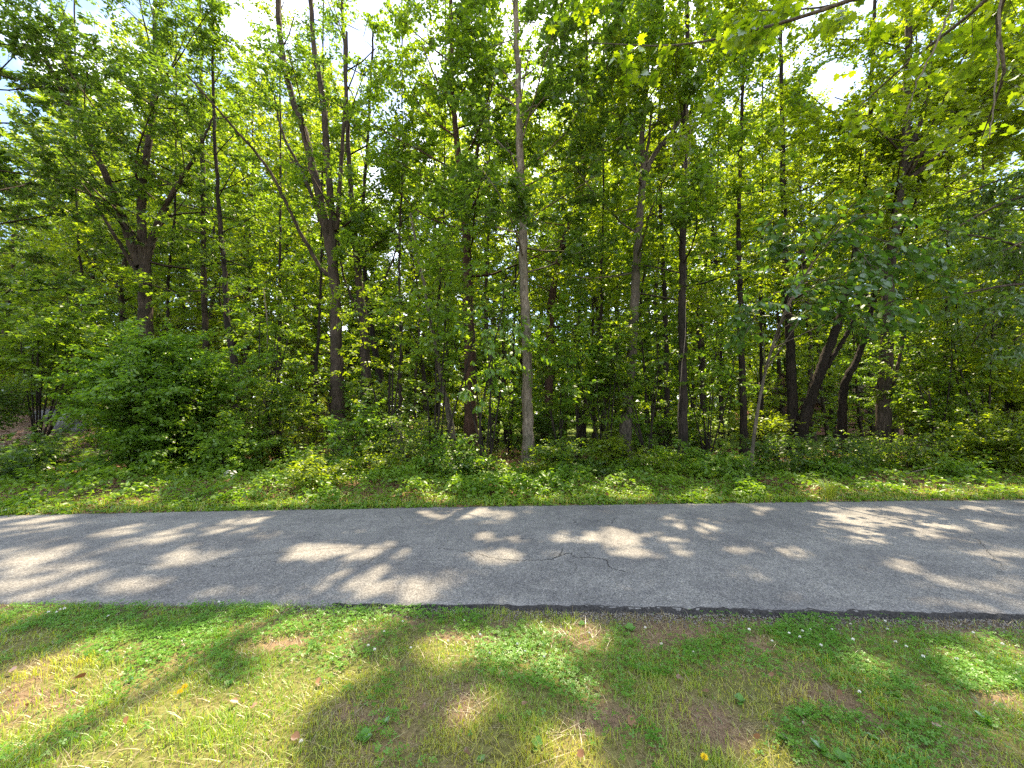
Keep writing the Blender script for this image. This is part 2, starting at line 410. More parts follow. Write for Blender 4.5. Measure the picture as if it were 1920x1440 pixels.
def limb(g, rng, p, d, L, r, dens=1.0, up=.12, tw=.34, bare=.2):
    n = max(4, int(L / .7))
    pts, dl = bend(rng, p, d, L, n, up)
    g.poly(pts, r, max(.006, r * .25))
    nb = max(3, int(L * 2.9 * dens))
    for k in range(nb):
        f = bare + (1 - bare) * (k + rng.rand()) / nb
        i = min(n - 1, int(f * n)); q = pts[i] + (pts[i + 1] - pts[i]) * (f * n - i)
        dd = norm(pts[i + 1] - pts[i])
        l2 = L * (.42 - .24 * f) * rng.uniform(.65, 1.3)
        l2 = max(.45, l2)
        p2, e = bend(rng, q, side_dir(rng, dd, .95), l2, 3, .02, .3)
        g.poly(p2, max(.005, r * .30 * (1 - f * .5)), .004)
        nt_ = max(2, int(l2 / .17 * dens ** .5))
        for j in range(nt_):
            ff = .2 + .8 * (j + rng.rand()) / nt_
            m = min(2, int(ff * 3)); o = p2[m] + (p2[m + 1] - p2[m]) * (ff * 3 - m)
            td = side_dir(rng, norm(p2[m + 1] - p2[m]), .9, .3); td[2] -= rng.uniform(0, .3)
            g.T.append((*o, *norm(td), tw * rng.uniform(.6, 1.3)))
        g.T.append((*p2[-1], *e, tw))
    g.T.append((*pts[-1], *dl, tw))
def crown(g, rng, path, zb, ztop, R, n, dens=1.0, low=.6, r0=.05, up=.12):
    zs = path[:, 2]
    for i in range(n):
        f = (i + rng.rand()) / n
        z = zb + (ztop - zb) * f
        k = int(np.clip(np.searchsorted(zs, z), 1, len(zs) - 1))
        t = np.clip((z - zs[k - 1]) / max(zs[k] - zs[k - 1], 1e-3), 0, 1)
        p = path[k - 1] + (path[k] - path[k - 1]) * t
        az = i * 2.399 + rng.normal(0, .5)
        prof = (low + (1 - low) * math.sin(math.pi * min(1, .15 + f * .75))) * (1 - .55 * f ** 4)
        el = rng.normal(.12, .18) + .75 * f ** 1.5
        d = np.array([math.cos(az) * math.cos(el), math.sin(az) * math.cos(el), math.sin(el)])
        limb(g, rng, p, d, R * prof * rng.uniform(.7, 1.2), r0 * (1 - .6 * f), dens, up)
def foliate(g, rng, m, Lr, ratio, droop=.25, tilt=.55):
    T = np.array(g.T)
    o, d, l = T[:, :3], T[:, 3:6], T[:, 6]
    N = len(T)
    t = (np.arange(m)[None, :] + rng.rand(N, m)) / m
    sgn = np.where((np.arange(m) % 2) == 0, 1.0, -1.0)[None, :, None]
    base = o[:, None] + d[:, None] * (l[:, None] * t)[..., None] + rng.normal(0, .025, (N, m, 3))
    h = norm(np.cross(d, np.array([0, 0, 1.0]) + rng.normal(0, .15, (N, 3))))
    ld = d[:, None] * rng.uniform(.1, .9, (N, m, 1)) + h[:, None] * sgn * rng.uniform(.5, 1.1, (N, m, 1)) + rng.normal(0, .28, (N, m, 3))
    ld[..., 2] -= droop * rng.uniform(.2, 1.6, (N, m))
    nn = np.array([0, 0, 1.0]) + rng.normal(0, tilt, (N, m, 3))
    L = rng.uniform(Lr[0], Lr[1], (N, m))
    r = rng.rand(N, m) * .55 + rng.rand(N, 1) * .35
    return base.reshape(-1, 3), ld.reshape(-1, 3), nn.reshape(-1, 3), L.ravel(), (L * ratio).ravel(), r.ravel()
def finish(root, base, g, rng, leaf, bark, m=7, Lr=(.09, .14), ratio=.5, tmpl=T_DIAMOND, prune=True, gaps=True, droop=.25, tilt=.55, keep=None, crown_name='crown'):
    S = np.array(g.S)
    P0, P1, R0, R1 = S[:, :3], S[:, 3:6], S[:, 6], S[:, 7]
    T = np.array(g.T)
    tp0, tp1 = T[:, :3], T[:, :3] + T[:, 3:6] * T[:, 6:7] * .9
    sub = rng.rand(len(T)) < .10
    P0, P1 = np.vstack([P0, tp0[sub]]), np.vstack([P1, tp1[sub]])
    R0, R1 = np.concatenate([R0, np.full(sub.sum(), .0042)]), np.concatenate([R1, np.full(sub.sum(), .0018)])
    if prune:
        mid = (P0 + P1) / 2
        kp = ~((lit_at(mid) > .6) & (R0 < .02))
        if gaps: kp &= ~(in_gap(mid) & (R0 < .012))
        P0, P1, R0, R1 = P0[kp], P1[kp], R0[kp], R1[kp]
    big = R0 > .012
    vs = []
    add('twigs', segs_mesh('twigs', P0 - base, P1 - base, R0, R1, bark, 3), root, kind='stuff')
    b, d, n, L, Wd, r = foliate(g, rng, m, Lr, ratio, droop, tilt)
    c = b + d * (L * .5)[:, None]
    kp = np.ones(len(b), bool)
    if prune:
        kp &= rng.rand(len(b)) >= lit_at(c)
        if gaps: kp &= ~in_gap(c)
    if keep is not None: kp &= keep(c)
    kp &= c[:, 2] > gz(c[:, 0], c[:, 1]) + .03
    b, d, n, L, Wd, r = b[kp], d[kp], n[kp], L[kp], Wd[kp], r[kp]
    v, f, k = scatter(b, d, n, L, Wd, tmpl)
    add(crown_name, mesh_np(crown_name, v - base, [f], leaf, np.repeat(r, k)), root, kind='stuff')
    return len(b)

NLEAF = 0
LANDMARKS = [(40, 'leaf-strewn bank'), (272, 'stout grey-brown tree'), (446, 'half-hidden dark leaning trunk'), (634, 'many-stemmed brown tree'), (690, 'grey-brown forked tree'), (845, 'leaning tan sapling'), (882, 'reddish-brown trunk'), (990, 'pale trunk'),
             (1175, 'grey leaning trunk'), (1280, 'vine-hung dark trunk'), (1415, 'curved pale stem'), (1485, 'upright dark trunk'), (1580, 'crooked dark trunk'), (1656, 'broad dark tree'), (1815, 'rightmost leaning trunk')]
TONE = {'mid': 'mid-green', 'yellow': 'yellow-green', 'lush': 'fresh green', 'dark': 'dark green'}
def name_apart(items, desc):
    """items: (object, px, tone): a label of its own for each by tone and the landmark it stands beside"""
    by = {}
    for o, px, tone in items:
        lx, nm = min(LANDMARKS, key=lambda t: abs(t[0] - px))
        by.setdefault('%s %s just %s of the %s' % (TONE[tone], desc, 'left' if px < lx else 'right', nm), []).append((px, o))
    for lab, v in by.items():
        v.sort(key=lambda t: t[0])
        for k, (px, o) in enumerate(v):
            o['label'] = lab if len(v) == 1 else (('left ', 'right ') if len(v) == 2 else ('leftmost ', 'middle ', 'rightmost ', 'outermost '))[min(k, 3)] + lab
# ------------------------------------------------------------------ ground sheet
def ground():
    xs = np.unique(np.concatenate([-np.geomspace(15, 600, 26)[::-1], np.arange(-15, 15.01, .16), np.geomspace(15, 600, 26)]))
    ys = np.unique(np.concatenate([-np.geomspace(.5, 600, 20)[::-1], np.arange(0, 13.01, .10), np.arange(13.2, 26, .5), np.geomspace(26, 900, 26)]))
    X, Y = np.meshgrid(xs, ys, indexing='ij')
    Z = gz(X, Y)
    v = np.stack([X, Y, Z], -1).reshape(-1, 3)
    nx, ny = len(xs), len(ys)
    i, j = np.meshgrid(np.arange(nx - 1), np.arange(ny - 1), indexing='ij')
    a = (i * ny + j).ravel()
    f = np.stack([a, a + ny, a + ny + 1, a + 1], 1)
    m, n, o = new_mat('ground_soil')
    ca = n.nodes.new('ShaderNodeVertexColor'); ca.layer_name = 'soil'
    tc = n.nodes.new('ShaderNodeTexCoord')
    no = n.nodes.new('ShaderNodeTexNoise'); no.inputs['Scale'].default_value = 38; no.inputs['Detail'].default_value = 8; no.inputs['Roughness'].default_value = .7
    n.links.new(tc.outputs['Object'], no.inputs['Vector'])
    r = n.nodes.new('ShaderNodeValToRGB'); r.color_ramp.elements[0].position = .32; r.color_ramp.elements[0].color = (.45, .42, .40, 1)
    r.color_ramp.elements[1].position = .68; r.color_ramp.elements[1].color = (1.45, 1.45, 1.4, 1)
    n.links.new(no.outputs['Fac'], r.inputs['Fac'])
    mu = n.nodes.new('ShaderNodeMix'); mu.data_type = 'RGBA'; mu.blend_type = 'MULTIPLY'; mu.inputs['Factor'].default_value = 1
    n.links.new(ca.outputs['Color'], mu.inputs['A']); n.links.new(r.outputs['Color'], mu.inputs['B'])
    bp = n.nodes.new('ShaderNodeBump'); bp.inputs['Strength'].default_value = .8; bp.inputs['Distance'].default_value = .02
    n.links.new(no.outputs['Fac'], bp.inputs['Height'])
    b = n.nodes.new('ShaderNodeBsdfPrincipled'); b.inputs['Roughness'].default_value = .95; b.inputs['Specular IOR Level'].default_value = .1
    n.links.new(mu.outputs['Result'], b.inputs['Base Color']); n.links.new(bp.outputs[0], b.inputs['Normal'])
    n.links.new(b.outputs[0], o.inputs['Surface'])
    me = mesh_np('ground', v, [f], m, smooth=True)
    x, y = v[:, 0], v[:, 1]
    soil, thatch, green = np.array([.19, .13, .085]), np.array([.21, .17, .075]), np.array([.085, .115, .025])
    litter, lawn = np.array([.15, .095, .06]), np.array([.12, .17, .035])
    bare = bare_at(x, y)[:, None]
    q = fbm(x * 3, y * 3, 14)[:, None]
    near = (thatch * q + green * (1 - q)) * (1 - bare) + soil * bare
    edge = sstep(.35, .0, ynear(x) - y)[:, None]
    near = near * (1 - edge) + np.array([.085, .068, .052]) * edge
    wl = (sstep(20, 23, y) * sstep(-13, -4, x))[:, None]
    forest = litter * (.7 + .6 * fbm(x * 1.5, y * 1.5, 18)[:, None]) + np.array([.16, .12, .11]) * (sstep(10, 15, -x) * sstep(10, 14, y))[:, None] * .9
    far = forest * (1 - wl) + lawn * wl
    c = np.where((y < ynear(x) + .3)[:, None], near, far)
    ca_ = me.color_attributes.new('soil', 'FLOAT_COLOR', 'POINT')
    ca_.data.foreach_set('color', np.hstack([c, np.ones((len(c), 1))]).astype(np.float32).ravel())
    add('ground', me, kind='structure')
BARE = [E(1030, 1165, 1125, 1205), E(930, 1160, 990, 1185), E(790, 1170, 870, 1200), E(820, 1290, 900, 1360, -20), E(1060, 1310, 1200, 1365, 5), E(1240, 1300, 1420, 1380, 10), E(1480, 1270, 1640, 1340, 5), E(1590, 1320, 1700, 1360),
        E(490, 1185, 560, 1215), E(0, 1285, 110, 1330), E(740, 1150, 800, 1165), E(1390, 1160, 1450, 1215, 0), E(1820, 1285, 1900, 1330), E(1180, 1150, 1330, 1200, 0), E(620, 1320, 700, 1370), E(1310, 1345, 1400, 1400), E(870, 1195, 950, 1210), E(1060, 1125, 1600, 1158, 1), E(1700, 1146, 1900, 1175, 2)]
CLOV = [E(1380, 1150, 1860, 1300, 12), E(1110, 1175, 1330, 1260, 8), E(640, 1130, 910, 1200), E(900, 1180, 1110, 1290), E(-60, 1125, 640, 1200), E(150, 1190, 420, 1250), E(1700, 1190, 1960, 1290, 8), E(1440, 1300, 1900, 1460), E(400, 1230, 480, 1290, -10)]
def ell(lst, x, y, wob=1.0):
    px, py = proj(np.stack([x, np.maximum(y, 1.0), np.zeros_like(x)], -1))
    px = px + (fbm(x * 4, y * 4, 51) - .5) * 110 * wob; py = py + (fbm(x * 4, y * 4, 53) - .5) * 60 * wob
    m = np.zeros_like(px)
    for cx, cy, rx, ry, rot, w in lst:
        c, s = math.cos(math.radians(rot)), math.sin(math.radians(rot))
        a, b = ((px - cx) * c + (py - cy) * s) / rx, (-(px - cx) * s + (py - cy) * c) / ry
        m = np.maximum(m, sstep(1.25, .75, np.sqrt(a * a + b * b)))
    return m
def bare_at(x, y):
    far = (np.abs(x) > 1.45 * np.maximum(y, 1)) | (y < 1.6)
    return np.where(far, sstep(.58, .68, fbm(x * 1.4, y * 1.4, 71)), np.clip(ell(BARE, x, y) + .5 * sstep(.60, .70, fbm(x * 2.5, y * 2.5, 73)), 0, 1))
def clover_at(x, y):
    far = (np.abs(x) > 1.45 * np.maximum(y, 1)) | (y < 1.6)
    return np.where(far, sstep(.5, .6, fbm(x, y, 75)), np.clip(ell(CLOV, x, y) * .9 + sstep(.56, .66, fbm(x * 1.8, y * 1.8, 77)) * .6, 0, 1))
ground()

# ------------------------------------------------------------------ road
def road():
    xs = np.unique(np.concatenate([-np.geomspace(9, 90, 14)[::-1], np.arange(-9, 9.01, .04), np.geomspace(9, 90, 14)]))
    us = np.linspace(0, 1, 40)
    n, f = ynear(xs), yfar(xs)
    rg = np.random.RandomState(5)
    n = n + (fbm(xs * 5, xs * 0 + 2, 81, 4) - .5) * .10 + rg.normal(0, .006, len(xs))
    f = f + (fbm(xs * 3, xs * 0 + 5, 83, 4) - .5) * .14
    Y = n[:, None] + (f - n)[:, None] * us[None]
    X = np.repeat(xs[:, None], len(us), 1)
    Z = .025 * np.sin(us * math.pi)[None] + .018 * (fbm(X * .9, Y * .9, 85) - .5) * np.sin(us * math.pi)[None]
    # crumbled lip: two extra rows going down and out on the near side
    y1, z1 = n - .012 - .01 * rg.rand(len(xs)), np.full(len(xs), -.028)
    y2, z2 = n - .02 - .01 * rg.rand(len(xs)), np.full(len(xs), -.10)
    X = np.hstack([xs[:, None], xs[:, None], X]); Y = np.hstack([y2[:, None], y1[:, None], Y]); Z = np.hstack([z2[:, None], z1[:, None], Z])
    yf, zf = f + .03, np.full(len(xs), -.1)
    X = np.hstack([X, xs[:, None]]); Y = np.hstack([Y, yf[:, None]]); Z = np.hstack([Z, zf[:, None]])
    v = np.stack([X, Y, Z], -1).reshape(-1, 3); ny = X.shape[1]
    i, j = np.meshgrid(np.arange(len(xs) - 1), np.arange(ny - 1), indexing='ij')
    a = (i * ny + j).ravel()
    m, nn, o = new_mat('asphalt')
    tc = nn.nodes.new('ShaderNodeTexCoord')
    fine = nn.nodes.new('ShaderNodeTexVoronoi'); fine.inputs['Scale'].default_value = 85
    fn = nn.nodes.new('ShaderNodeTexNoise'); fn.inputs['Scale'].default_value = 90; fn.inputs['Detail'].default_value = 5; fn.inputs['Roughness'].default_value = .8
    big = nn.nodes.new('ShaderNodeTexNoise'); big.inputs['Scale'].default_value = 1.1; big.inputs['Detail'].default_value = 6; big.inputs['Roughness'].default_value = .6
    for t in (fine, fn, big): nn.links.new(tc.outputs['Object'], t.inputs['Vector'])
    r1 = nn.nodes.new('ShaderNodeValToRGB'); e = r1.color_ramp.elements
    e[0].position = 0; e[0].color = (.088, .088, .088, 1); e[1].position = 1; e[1].color = (.285, .280, .268, 1)
    x = e.new(.55); x.color = (.180, .177, .172, 1)
    nn.links.new(fine.outputs['Color'], r1.inputs['Fac'])
    r2 = nn.nodes.new('ShaderNodeValToRGB'); e = r2.color_ramp.elements
    e[0].position = .3; e[0].color = (.66, .66, .68, 1); e[1].position = .72; e[1].color = (1.22, 1.21, 1.17, 1)
    nn.links.new(big.outputs['Fac'], r2.inputs['Fac'])
    mu = nn.nodes.new('ShaderNodeMix'); mu.data_type = 'RGBA'; mu.blend_type = 'MULTIPLY'; mu.inputs['Factor'].default_value = 1
    nn.links.new(r1.outputs['Color'], mu.inputs['A']); nn.links.new(r2.outputs['Color'], mu.inputs['B'])
    r3 = nn.nodes.new('ShaderNodeValToRGB'); e = r3.color_ramp.elements
    e[0].position = .35; e[0].color = (.62, .62, .62, 1); e[1].position = .65; e[1].color = (1.3, 1.3, 1.3, 1)
    nn.links.new(fn.outputs['Fac'], r3.inputs['Fac'])
    mu2 = nn.nodes.new('ShaderNodeMix'); mu2.data_type = 'RGBA'; mu2.blend_type = 'MULTIPLY'; mu2.inputs['Factor'].default_value = 1
    nn.links.new(mu.outputs['Result'], mu2.inputs['A']); nn.links.new(r3.outputs['Color'], mu2.inputs['B'])
    md = nn.nodes.new('ShaderNodeTexNoise'); md.inputs['Scale'].default_value = 7; md.inputs['Detail'].default_value = 6; md.inputs['Roughness'].default_value = .7
    nn.links.new(tc.outputs['Object'], md.inputs['Vector'])
    r4 = nn.nodes.new('ShaderNodeValToRGB'); e = r4.color_ramp.elements
    e[0].position = .3; e[0].color = (.80, .80, .81, 1); e[1].position = .7; e[1].color = (1.16, 1.15, 1.12, 1)
    nn.links.new(md.outputs['Fac'], r4.inputs['Fac'])
    mu3 = nn.nodes.new('ShaderNodeMix'); mu3.data_type = 'RGBA'; mu3.blend_type = 'MULTIPLY'; mu3.inputs['Factor'].default_value = 1
    nn.links.new(mu2.outputs['Result'], mu3.inputs['A']); nn.links.new(r4.outputs['Color'], mu3.inputs['B']); mu2 = mu3
    bp = nn.nodes.new('ShaderNodeBump'); bp.inputs['Strength'].default_value = .6; bp.inputs['Distance'].default_value = .006
    nn.links.new(fn.outputs['Fac'], bp.inputs['Height'])
    b = nn.nodes.new('ShaderNodeBsdfPrincipled'); b.inputs['Roughness'].default_value = .88; b.inputs['Specular IOR Level'].default_value = .25
    nn.links.new(mu2.outputs['Result'], b.inputs['Base Color']); nn.links.new(bp.outputs[0], b.inputs['Normal'])
    nn.links.new(b.outputs[0], o.inputs['Surface'])
    ro = add('road', mesh_np('road', v, [np.stack([a, a + ny, a + ny + 1, a + 1], 1)], m, smooth=True), kind='structure')
    # the raw broken side of the slab: the lip's shade and dark dirt put into its colour, on the near edge where no grass hides it
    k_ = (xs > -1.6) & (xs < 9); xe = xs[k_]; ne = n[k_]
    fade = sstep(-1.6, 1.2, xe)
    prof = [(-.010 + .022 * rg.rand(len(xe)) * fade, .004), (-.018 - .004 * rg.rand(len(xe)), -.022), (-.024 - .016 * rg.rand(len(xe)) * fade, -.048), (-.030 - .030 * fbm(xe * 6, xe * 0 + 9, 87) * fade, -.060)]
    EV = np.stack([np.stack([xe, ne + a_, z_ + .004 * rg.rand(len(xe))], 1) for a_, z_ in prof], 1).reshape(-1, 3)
    i, j = np.meshgrid(np.arange(len(xe) - 1), np.arange(3), indexing='ij'); a4 = (i * 4 + j).ravel()
    add('road_edge', mesh_np('road_edge', EV, [np.stack([a4, a4 + 4, a4 + 5, a4 + 1], 1)], plain_mat('lip_shade_dirt', (.040, .038, .037), .95, 60, .5, .6)), kind='structure')
    # cracks: thin dark ribbons lying in the worn surface
    cm = plain_mat('crack_dark', (.035, .034, .033), .95)
    rg = np.random.RandomState(8)
    def zroad(x, y):
        u = np.clip((y - ynear(x)) / (yfar(x) - ynear(x)), 0, 1)
        return .025 * np.sin(u * math.pi) + .018 * (fbm(x * .9, y * .9, 85) - .5) * np.sin(u * math.pi)
    cracks = [([(820, 1033), (850, 1034), (876, 1039), (886, 1046)], 8), ([(896, 1042), (930, 1050), (966, 1053), (1000, 1054), (1037, 1051), (1052, 1040), (1056, 1032)], 10), ([(1037, 1051), (1066, 1041), (1078, 1048), (1110, 1050), (1138, 1054), (1142, 1066), (1175, 1076)], 11),
              ([(412, 1050), (450, 1048), (484, 1044), (521, 1040), (580, 1036), (640, 1030), (710, 1032), (770, 1027)], 7), ([(1831, 1012), (1842, 1024), (1861, 1046)], 9), ([(750, 970), (754, 976), (757, 983)], 7), ([(1076, 976), (1078, 984)], 7), ([(1154, 972), (1148, 982), (1140, 990)], 6),
              ([(1200, 976), (1260, 973), (1320, 977)], 4), ([(1350, 1012), (1450, 1012), (1560, 1014), (1690, 1016)], 4), ([(560, 1008), (600, 1016), (640, 1017)], 5), ([(700, 1048), (690, 1058), (672, 1066)], 5), ([(1060, 1052), (1080, 1064), (1075, 1078)], 4), ([(380, 1060), (420, 1066), (440, 1058)], 5), ([(640, 1046), (760, 1052), (860, 1056)], 3), ([(150, 1062), (230, 1058), (330, 1064), (412, 1052)], 4), ([(886, 1046), (905, 1060), (900, 1078)], 4), ([(1175, 1076), (1240, 1082), (1290, 1078)], 3), ([(1110, 1050), (1098, 1040), (1092, 1028)], 5), ([(484, 1044), (500, 1054), (540, 1056)], 4), ([(1861, 1046), (1880, 1066), (1872, 1084)], 4), ([(1831, 1012), (1800, 1002), (1740, 1004)], 4), ([(1330, 1000), (1336, 1014), (1330, 1030)], 3), ([(960, 1000), (968, 1012), (1000, 1014)], 3)]
    for pts, wmm in cracks:
        g = np.array([on_ground(*p) for p in pts])
        c = catmull(g, 10 * len(g))
        c[1:-1, :2] += rg.normal(0, .010, (len(c) - 2, 2))
        t = norm(np.gradient(c[:, :2], axis=0)); s = np.stack([-t[:, 1], t[:, 0]], 1)
        w = wmm / 1000 * (.35 + .9 * rg.rand(len(c))) * .38; w[0] = w[-1] = .0004
        Lp, Rp = c[:, :2] + s * w[:, None], c[:, :2] - s * w[:, None]
        vv = np.concatenate([np.column_stack([Lp, zroad(Lp[:, 0], Lp[:, 1]) + .004]), np.column_stack([Rp, zroad(Rp[:, 0], Rp[:, 1]) + .004])])
        k = np.arange(len(c) - 1)
        add('crack', mesh_np('crack', vv, [np.stack([k, k + len(c), k + len(c) + 1, k + 1], 1)], cm), ro)
    return ro
road()

# ------------------------------------------------------------------ front trees, each from its own trunk line
def stem_pts(pts, depth, dz=0.0, n=None, rng=None):
    k = len(pts)
    w = np.array([at(p[0], p[1], depth + (p[2] if len(p) > 2 else 0)) for p in pts])
    c = catmull(w, n or 10 * k)
    if rng is not None: c[2:-1, :2] += rng.normal(0, .012, (len(c) - 3, 2))
    return c
def trunk_tree(label, depth, main, r0, r1, bark='brown', leaf='mid', forks=(), zb=5.0, R=3.2, n=20, dens=1.0, m=7, Lr=(.09, .14), ratio=.5, seed=0, name='forest_tree', sides=12, low=.6, cat='tree', group=None, fork_n=8, keep=None, vine=None):
    global NLEAF
    rng = np.random.RandomState(seed + 100)
    path = stem_pts(main, depth, rng=rng)
    zc = 1.65 + 1.12 * depth + rng.uniform(1.0, 2.6) + (1.8 if depth < 12.7 else 0)
    path = path[:max(6, int((path[:, 2] < zc).sum()))]
    gb = gz(path[0, 0], path[0, 1])
    path[0, 2] = gb - .08
    base = path[0].copy(); base[2] = gb
    root = empty(name, base, label, cat, group)
    f = np.linspace(0, 1, len(path))
    tube_obj('trunk', path, r0 + (r1 - r0) * f ** .8, BARK[bark], root, base, sides, rng, .07, .45)
    g = Growth()
    n, dens, m, R, fork_n = int(n * 1.55), dens * 1.35, m + 3, R * 1.12, int(fork_n * 1.5)
    Lr, ratio = (Lr[0] * 1.25, Lr[1] * 1.2), ratio * 1.15
    if n: crown(g, rng, path, min(zb, path[-1, 2] - .5), path[-1, 2] - .1, R, n, dens, low, max(.018, r0 * .22))
    for pts, a, b in forks:
        q = stem_pts(pts, depth, rng=rng)
        q = q[:max(6, int((q[:, 2] < zc).sum()))]
        f = np.linspace(0, 1, len(q))
        tube_obj('limb', q, a + (b - a) * f, BARK[bark], root, base, 10, rng, .07)
        if fork_n:
            z0 = max(q[0, 2] + .8, zb)
            if q[-1, 2] > z0 + .5: crown(g, rng, q, z0, q[-1, 2], R * .85, fork_n, dens, .7, max(.014, a * .25))
    if vine: vine(root, base, rng, path)
    NLEAF += finish(root, base, g, rng, LEAF[leaf], BARK[bark], m, Lr, ratio, keep=keep)
    return root

def wrap_vine(root, base, rng, path, i0, i1, turns=1.2, r=.012, off=.17, k=1):
    for q in range(k):
        ii = np.linspace(i0, i1, 26)
        c = np.array([path[int(i)] + (path[min(int(i) + 1, len(path) - 1)] - path[int(i)]) * (i - int(i)) for i in ii])
        a = np.linspace(0, turns * 2 * math.pi, 26) + rng.rand() * 6 - 1.2
        o = off * (1 - .25 * np.linspace(0, 1, 26)) + rng.normal(0, .008, 26)
        c = c + np.column_stack([np.cos(a) * o, np.sin(a) * o, np.zeros(26)])
        tube_obj('vine', c, np.linspace(r, r * .6, 26), BARK['vine'], root, base, 5)
def hang_vine(root, base, rng, a, b, sag=.3, r=.008):
    t = np.linspace(0, 1, 14)[:, None]
    c = a + (b - a) * t
    c[:, 2] -= sag * np.sin(t[:, 0] * math.pi)
    c += np.cumsum(rng.normal(0, .02, c.shape), 0) * np.sin(t * math.pi)
    tube_obj('vine', c, np.linspace(r, r * .5, 14), BARK['vine'], root, base, 5)

def vB(root, base, rng, path):
    P = lambda x, y, d=14 - .6: at(x, y, d)
    for a, b, s in ((P(560, 60), P(548, 185), .2), (P(520, 95), P(600, 130), .35), (P(500, 180), P(535, 205), .2), (P(545, 110), P(528, 210), .1), (P(430, 60), P(520, 110), .3), (P(480, 140), P(590, 100), .25), (P(515, 190), P(470, 270), -.2), (P(540, 300), P(535, 380), .05), (P(575, 120), P(640, 160), .3)):
        hang_vine(root, base, rng, a, b, s)
def vF(root, base, rng, path):
    wrap_vine(root, base, rng, path, 2, 16, .6, .014, .165); wrap_vine(root, base, rng, path, 1, 22, .9, .010, .165)
def vJ(root, base, rng, path):
    P = lambda x, y, d=10.6: at(x, y, d)
    for k in range(7):
        x = 1280 + rng.uniform(-14, 14)
        hang_vine(root, base, rng, P(x + rng.uniform(-8, 8), 195 + rng.uniform(-20, 30)), P(x + rng.uniform(-12, 12), 345 + rng.uniform(-30, 50)), .1, .010)
    wrap_vine(root, base, rng, path, 6, 30, .8, .016, .13)

trunk_tree('stout grey-brown tree behind the big bush, its trunk opening into spreading limbs', 15.0, [(272, 865), (274, 700), (272, 560), (272, 500), (266, 440), (268, 340), (284, 230), (290, 90), (292, -250)], .29, .07, 'brown', 'dark',
           [([(264, 500), (240, 440), (212, 360, -.3), (170, 270, -.8), (120, 180, -1.2), (60, 60, -1.5)], .17, .05), ([(274, 490), (292, 430), (322, 365, -.3), (362, 300, -.8), (400, 220, -1)], .15, .03), ([(262, 520), (232, 470, .2), (190, 400, .5), (150, 330, .8)], .09, .03)], zb=7.2, R=4.2, n=14, dens=.8, m=7, Lr=(.12, .18), ratio=.36, seed=1, fork_n=7)
trunk_tree('brown furrowed tree whose trunk splits into several tall stems hung with dead vines', 13.4, [(640, 868), (634, 760), (630, 640), (627, 520), (612, 430), (590, 330), (568, 240), (545, 175), (525, 60), (515, -150), (510, -380)], .245, .085, 'brown', 'dark',
           [([(626, 540), (624, 440), (616, 330), (604, 180), (586, 60), (580, -120), (575, -330)], .145, .08), ([(622, 520), (600, 500), (560, 430, -.4), (505, 320, -.9), (430, 230, -1.6), (350, 140, -2.2)], .080, .022), ([(608, 430), (590, 380), (565, 320), (530, 250), (515, 180)], .08, .03), ([(624, 470), (634, 400), (640, 300), (648, 180), (650, 60)], .09, .045)],
           zb=7.5, R=2.8, n=5, dens=.7, m=6, Lr=(.11, .16), ratio=.36, seed=2, fork_n=3, vine=vB)
trunk_tree('grey-brown forked tree just right of the many-stemmed brown tree', 14.2, [(690, 850), (686, 720), (682, 610), (672, 520), (664, 430), (656, 330), (650, 200), (640, -60), (636, -300)], .22, .05, 'brown', 'mid',
           [([(678, 590), (660, 560), (645, 520), (636, 470)], .06, .03), ([(688, 575), (706, 545), (724, 515), (742, 470), (756, 400)], .05, .02)], zb=7.0, R=3.0, n=16, seed=3)
trunk_tree('dark slender tree leaning behind the grey-brown forked tree', 16.0, [(726, 835), (716, 740), (704, 660), (690, 560), (680, 430), (690, 250), (700, 60)], .19, .04, 'dark', 'mid', zb=5.5, R=2.6, n=14, dens=.8, seed=4)
trunk_tree('thin tan sapling trunk leaning left across the middle of the woods', 10.6, [(856, 885), (842, 790), (822, 680), (804, 580), (790, 510), (778, 450), (770, 400)], .075, .025, 'grey', 'mid',
           [([(862, 880), (850, 800), (838, 740)], .04, .02), ([(828, 735), (812, 722), (800, 718)], .02, .008)], zb=4.2, R=1.5, n=8, dens=.9, m=7, seed=5, name='sapling', fork_n=0, sides=9)
trunk_tree('reddish-brown trunk with a fork high up, left of the pale trunk', 12.6, [(884, 868), (882, 760), (880, 640), (876, 500), (872, 400), (868, 345), (858, 280), (850, 200), (846, 60), (842, -350)], .235, .06, 'red', 'mid',
           [([(872, 360), (884, 322), (894, 290), (900, 230), (906, 120)], .10, .03)], zb=6.0, R=3.2, n=22, dens=1.0, seed=6)
trunk_tree('straight pale tan trunk with thin vines climbing it, nearest the road', 10.8, [(993, 890), (989, 760), (985, 600), (979, 400), (974, 250), (972, 150), (967, 0), (962, -420)], .165, .07, 'pale', 'dark', [([(980, 362), (988, 356), (993, 346)], .035, .018), ([(974, 214), (962, 196), (948, 184), (930, 176)], .04, .012), ([(975, 222), (990, 206), (1006, 196)], .035, .012)], zb=5.4, R=3.3, n=22, dens=1.0, m=8, Lr=(.11, .16), seed=7, vine=vF)
trunk_tree('dark reddish trunk in the shade right of the pale trunk', 16.0, [(1028, 845), (1030, 700), (1034, 560), (1060, 440), (1088, 370), (1098, 250), (1100, 0)], .21, .05, 'red', 'yellow', zb=5, R=3.0, n=16, dens=.9, seed=8)
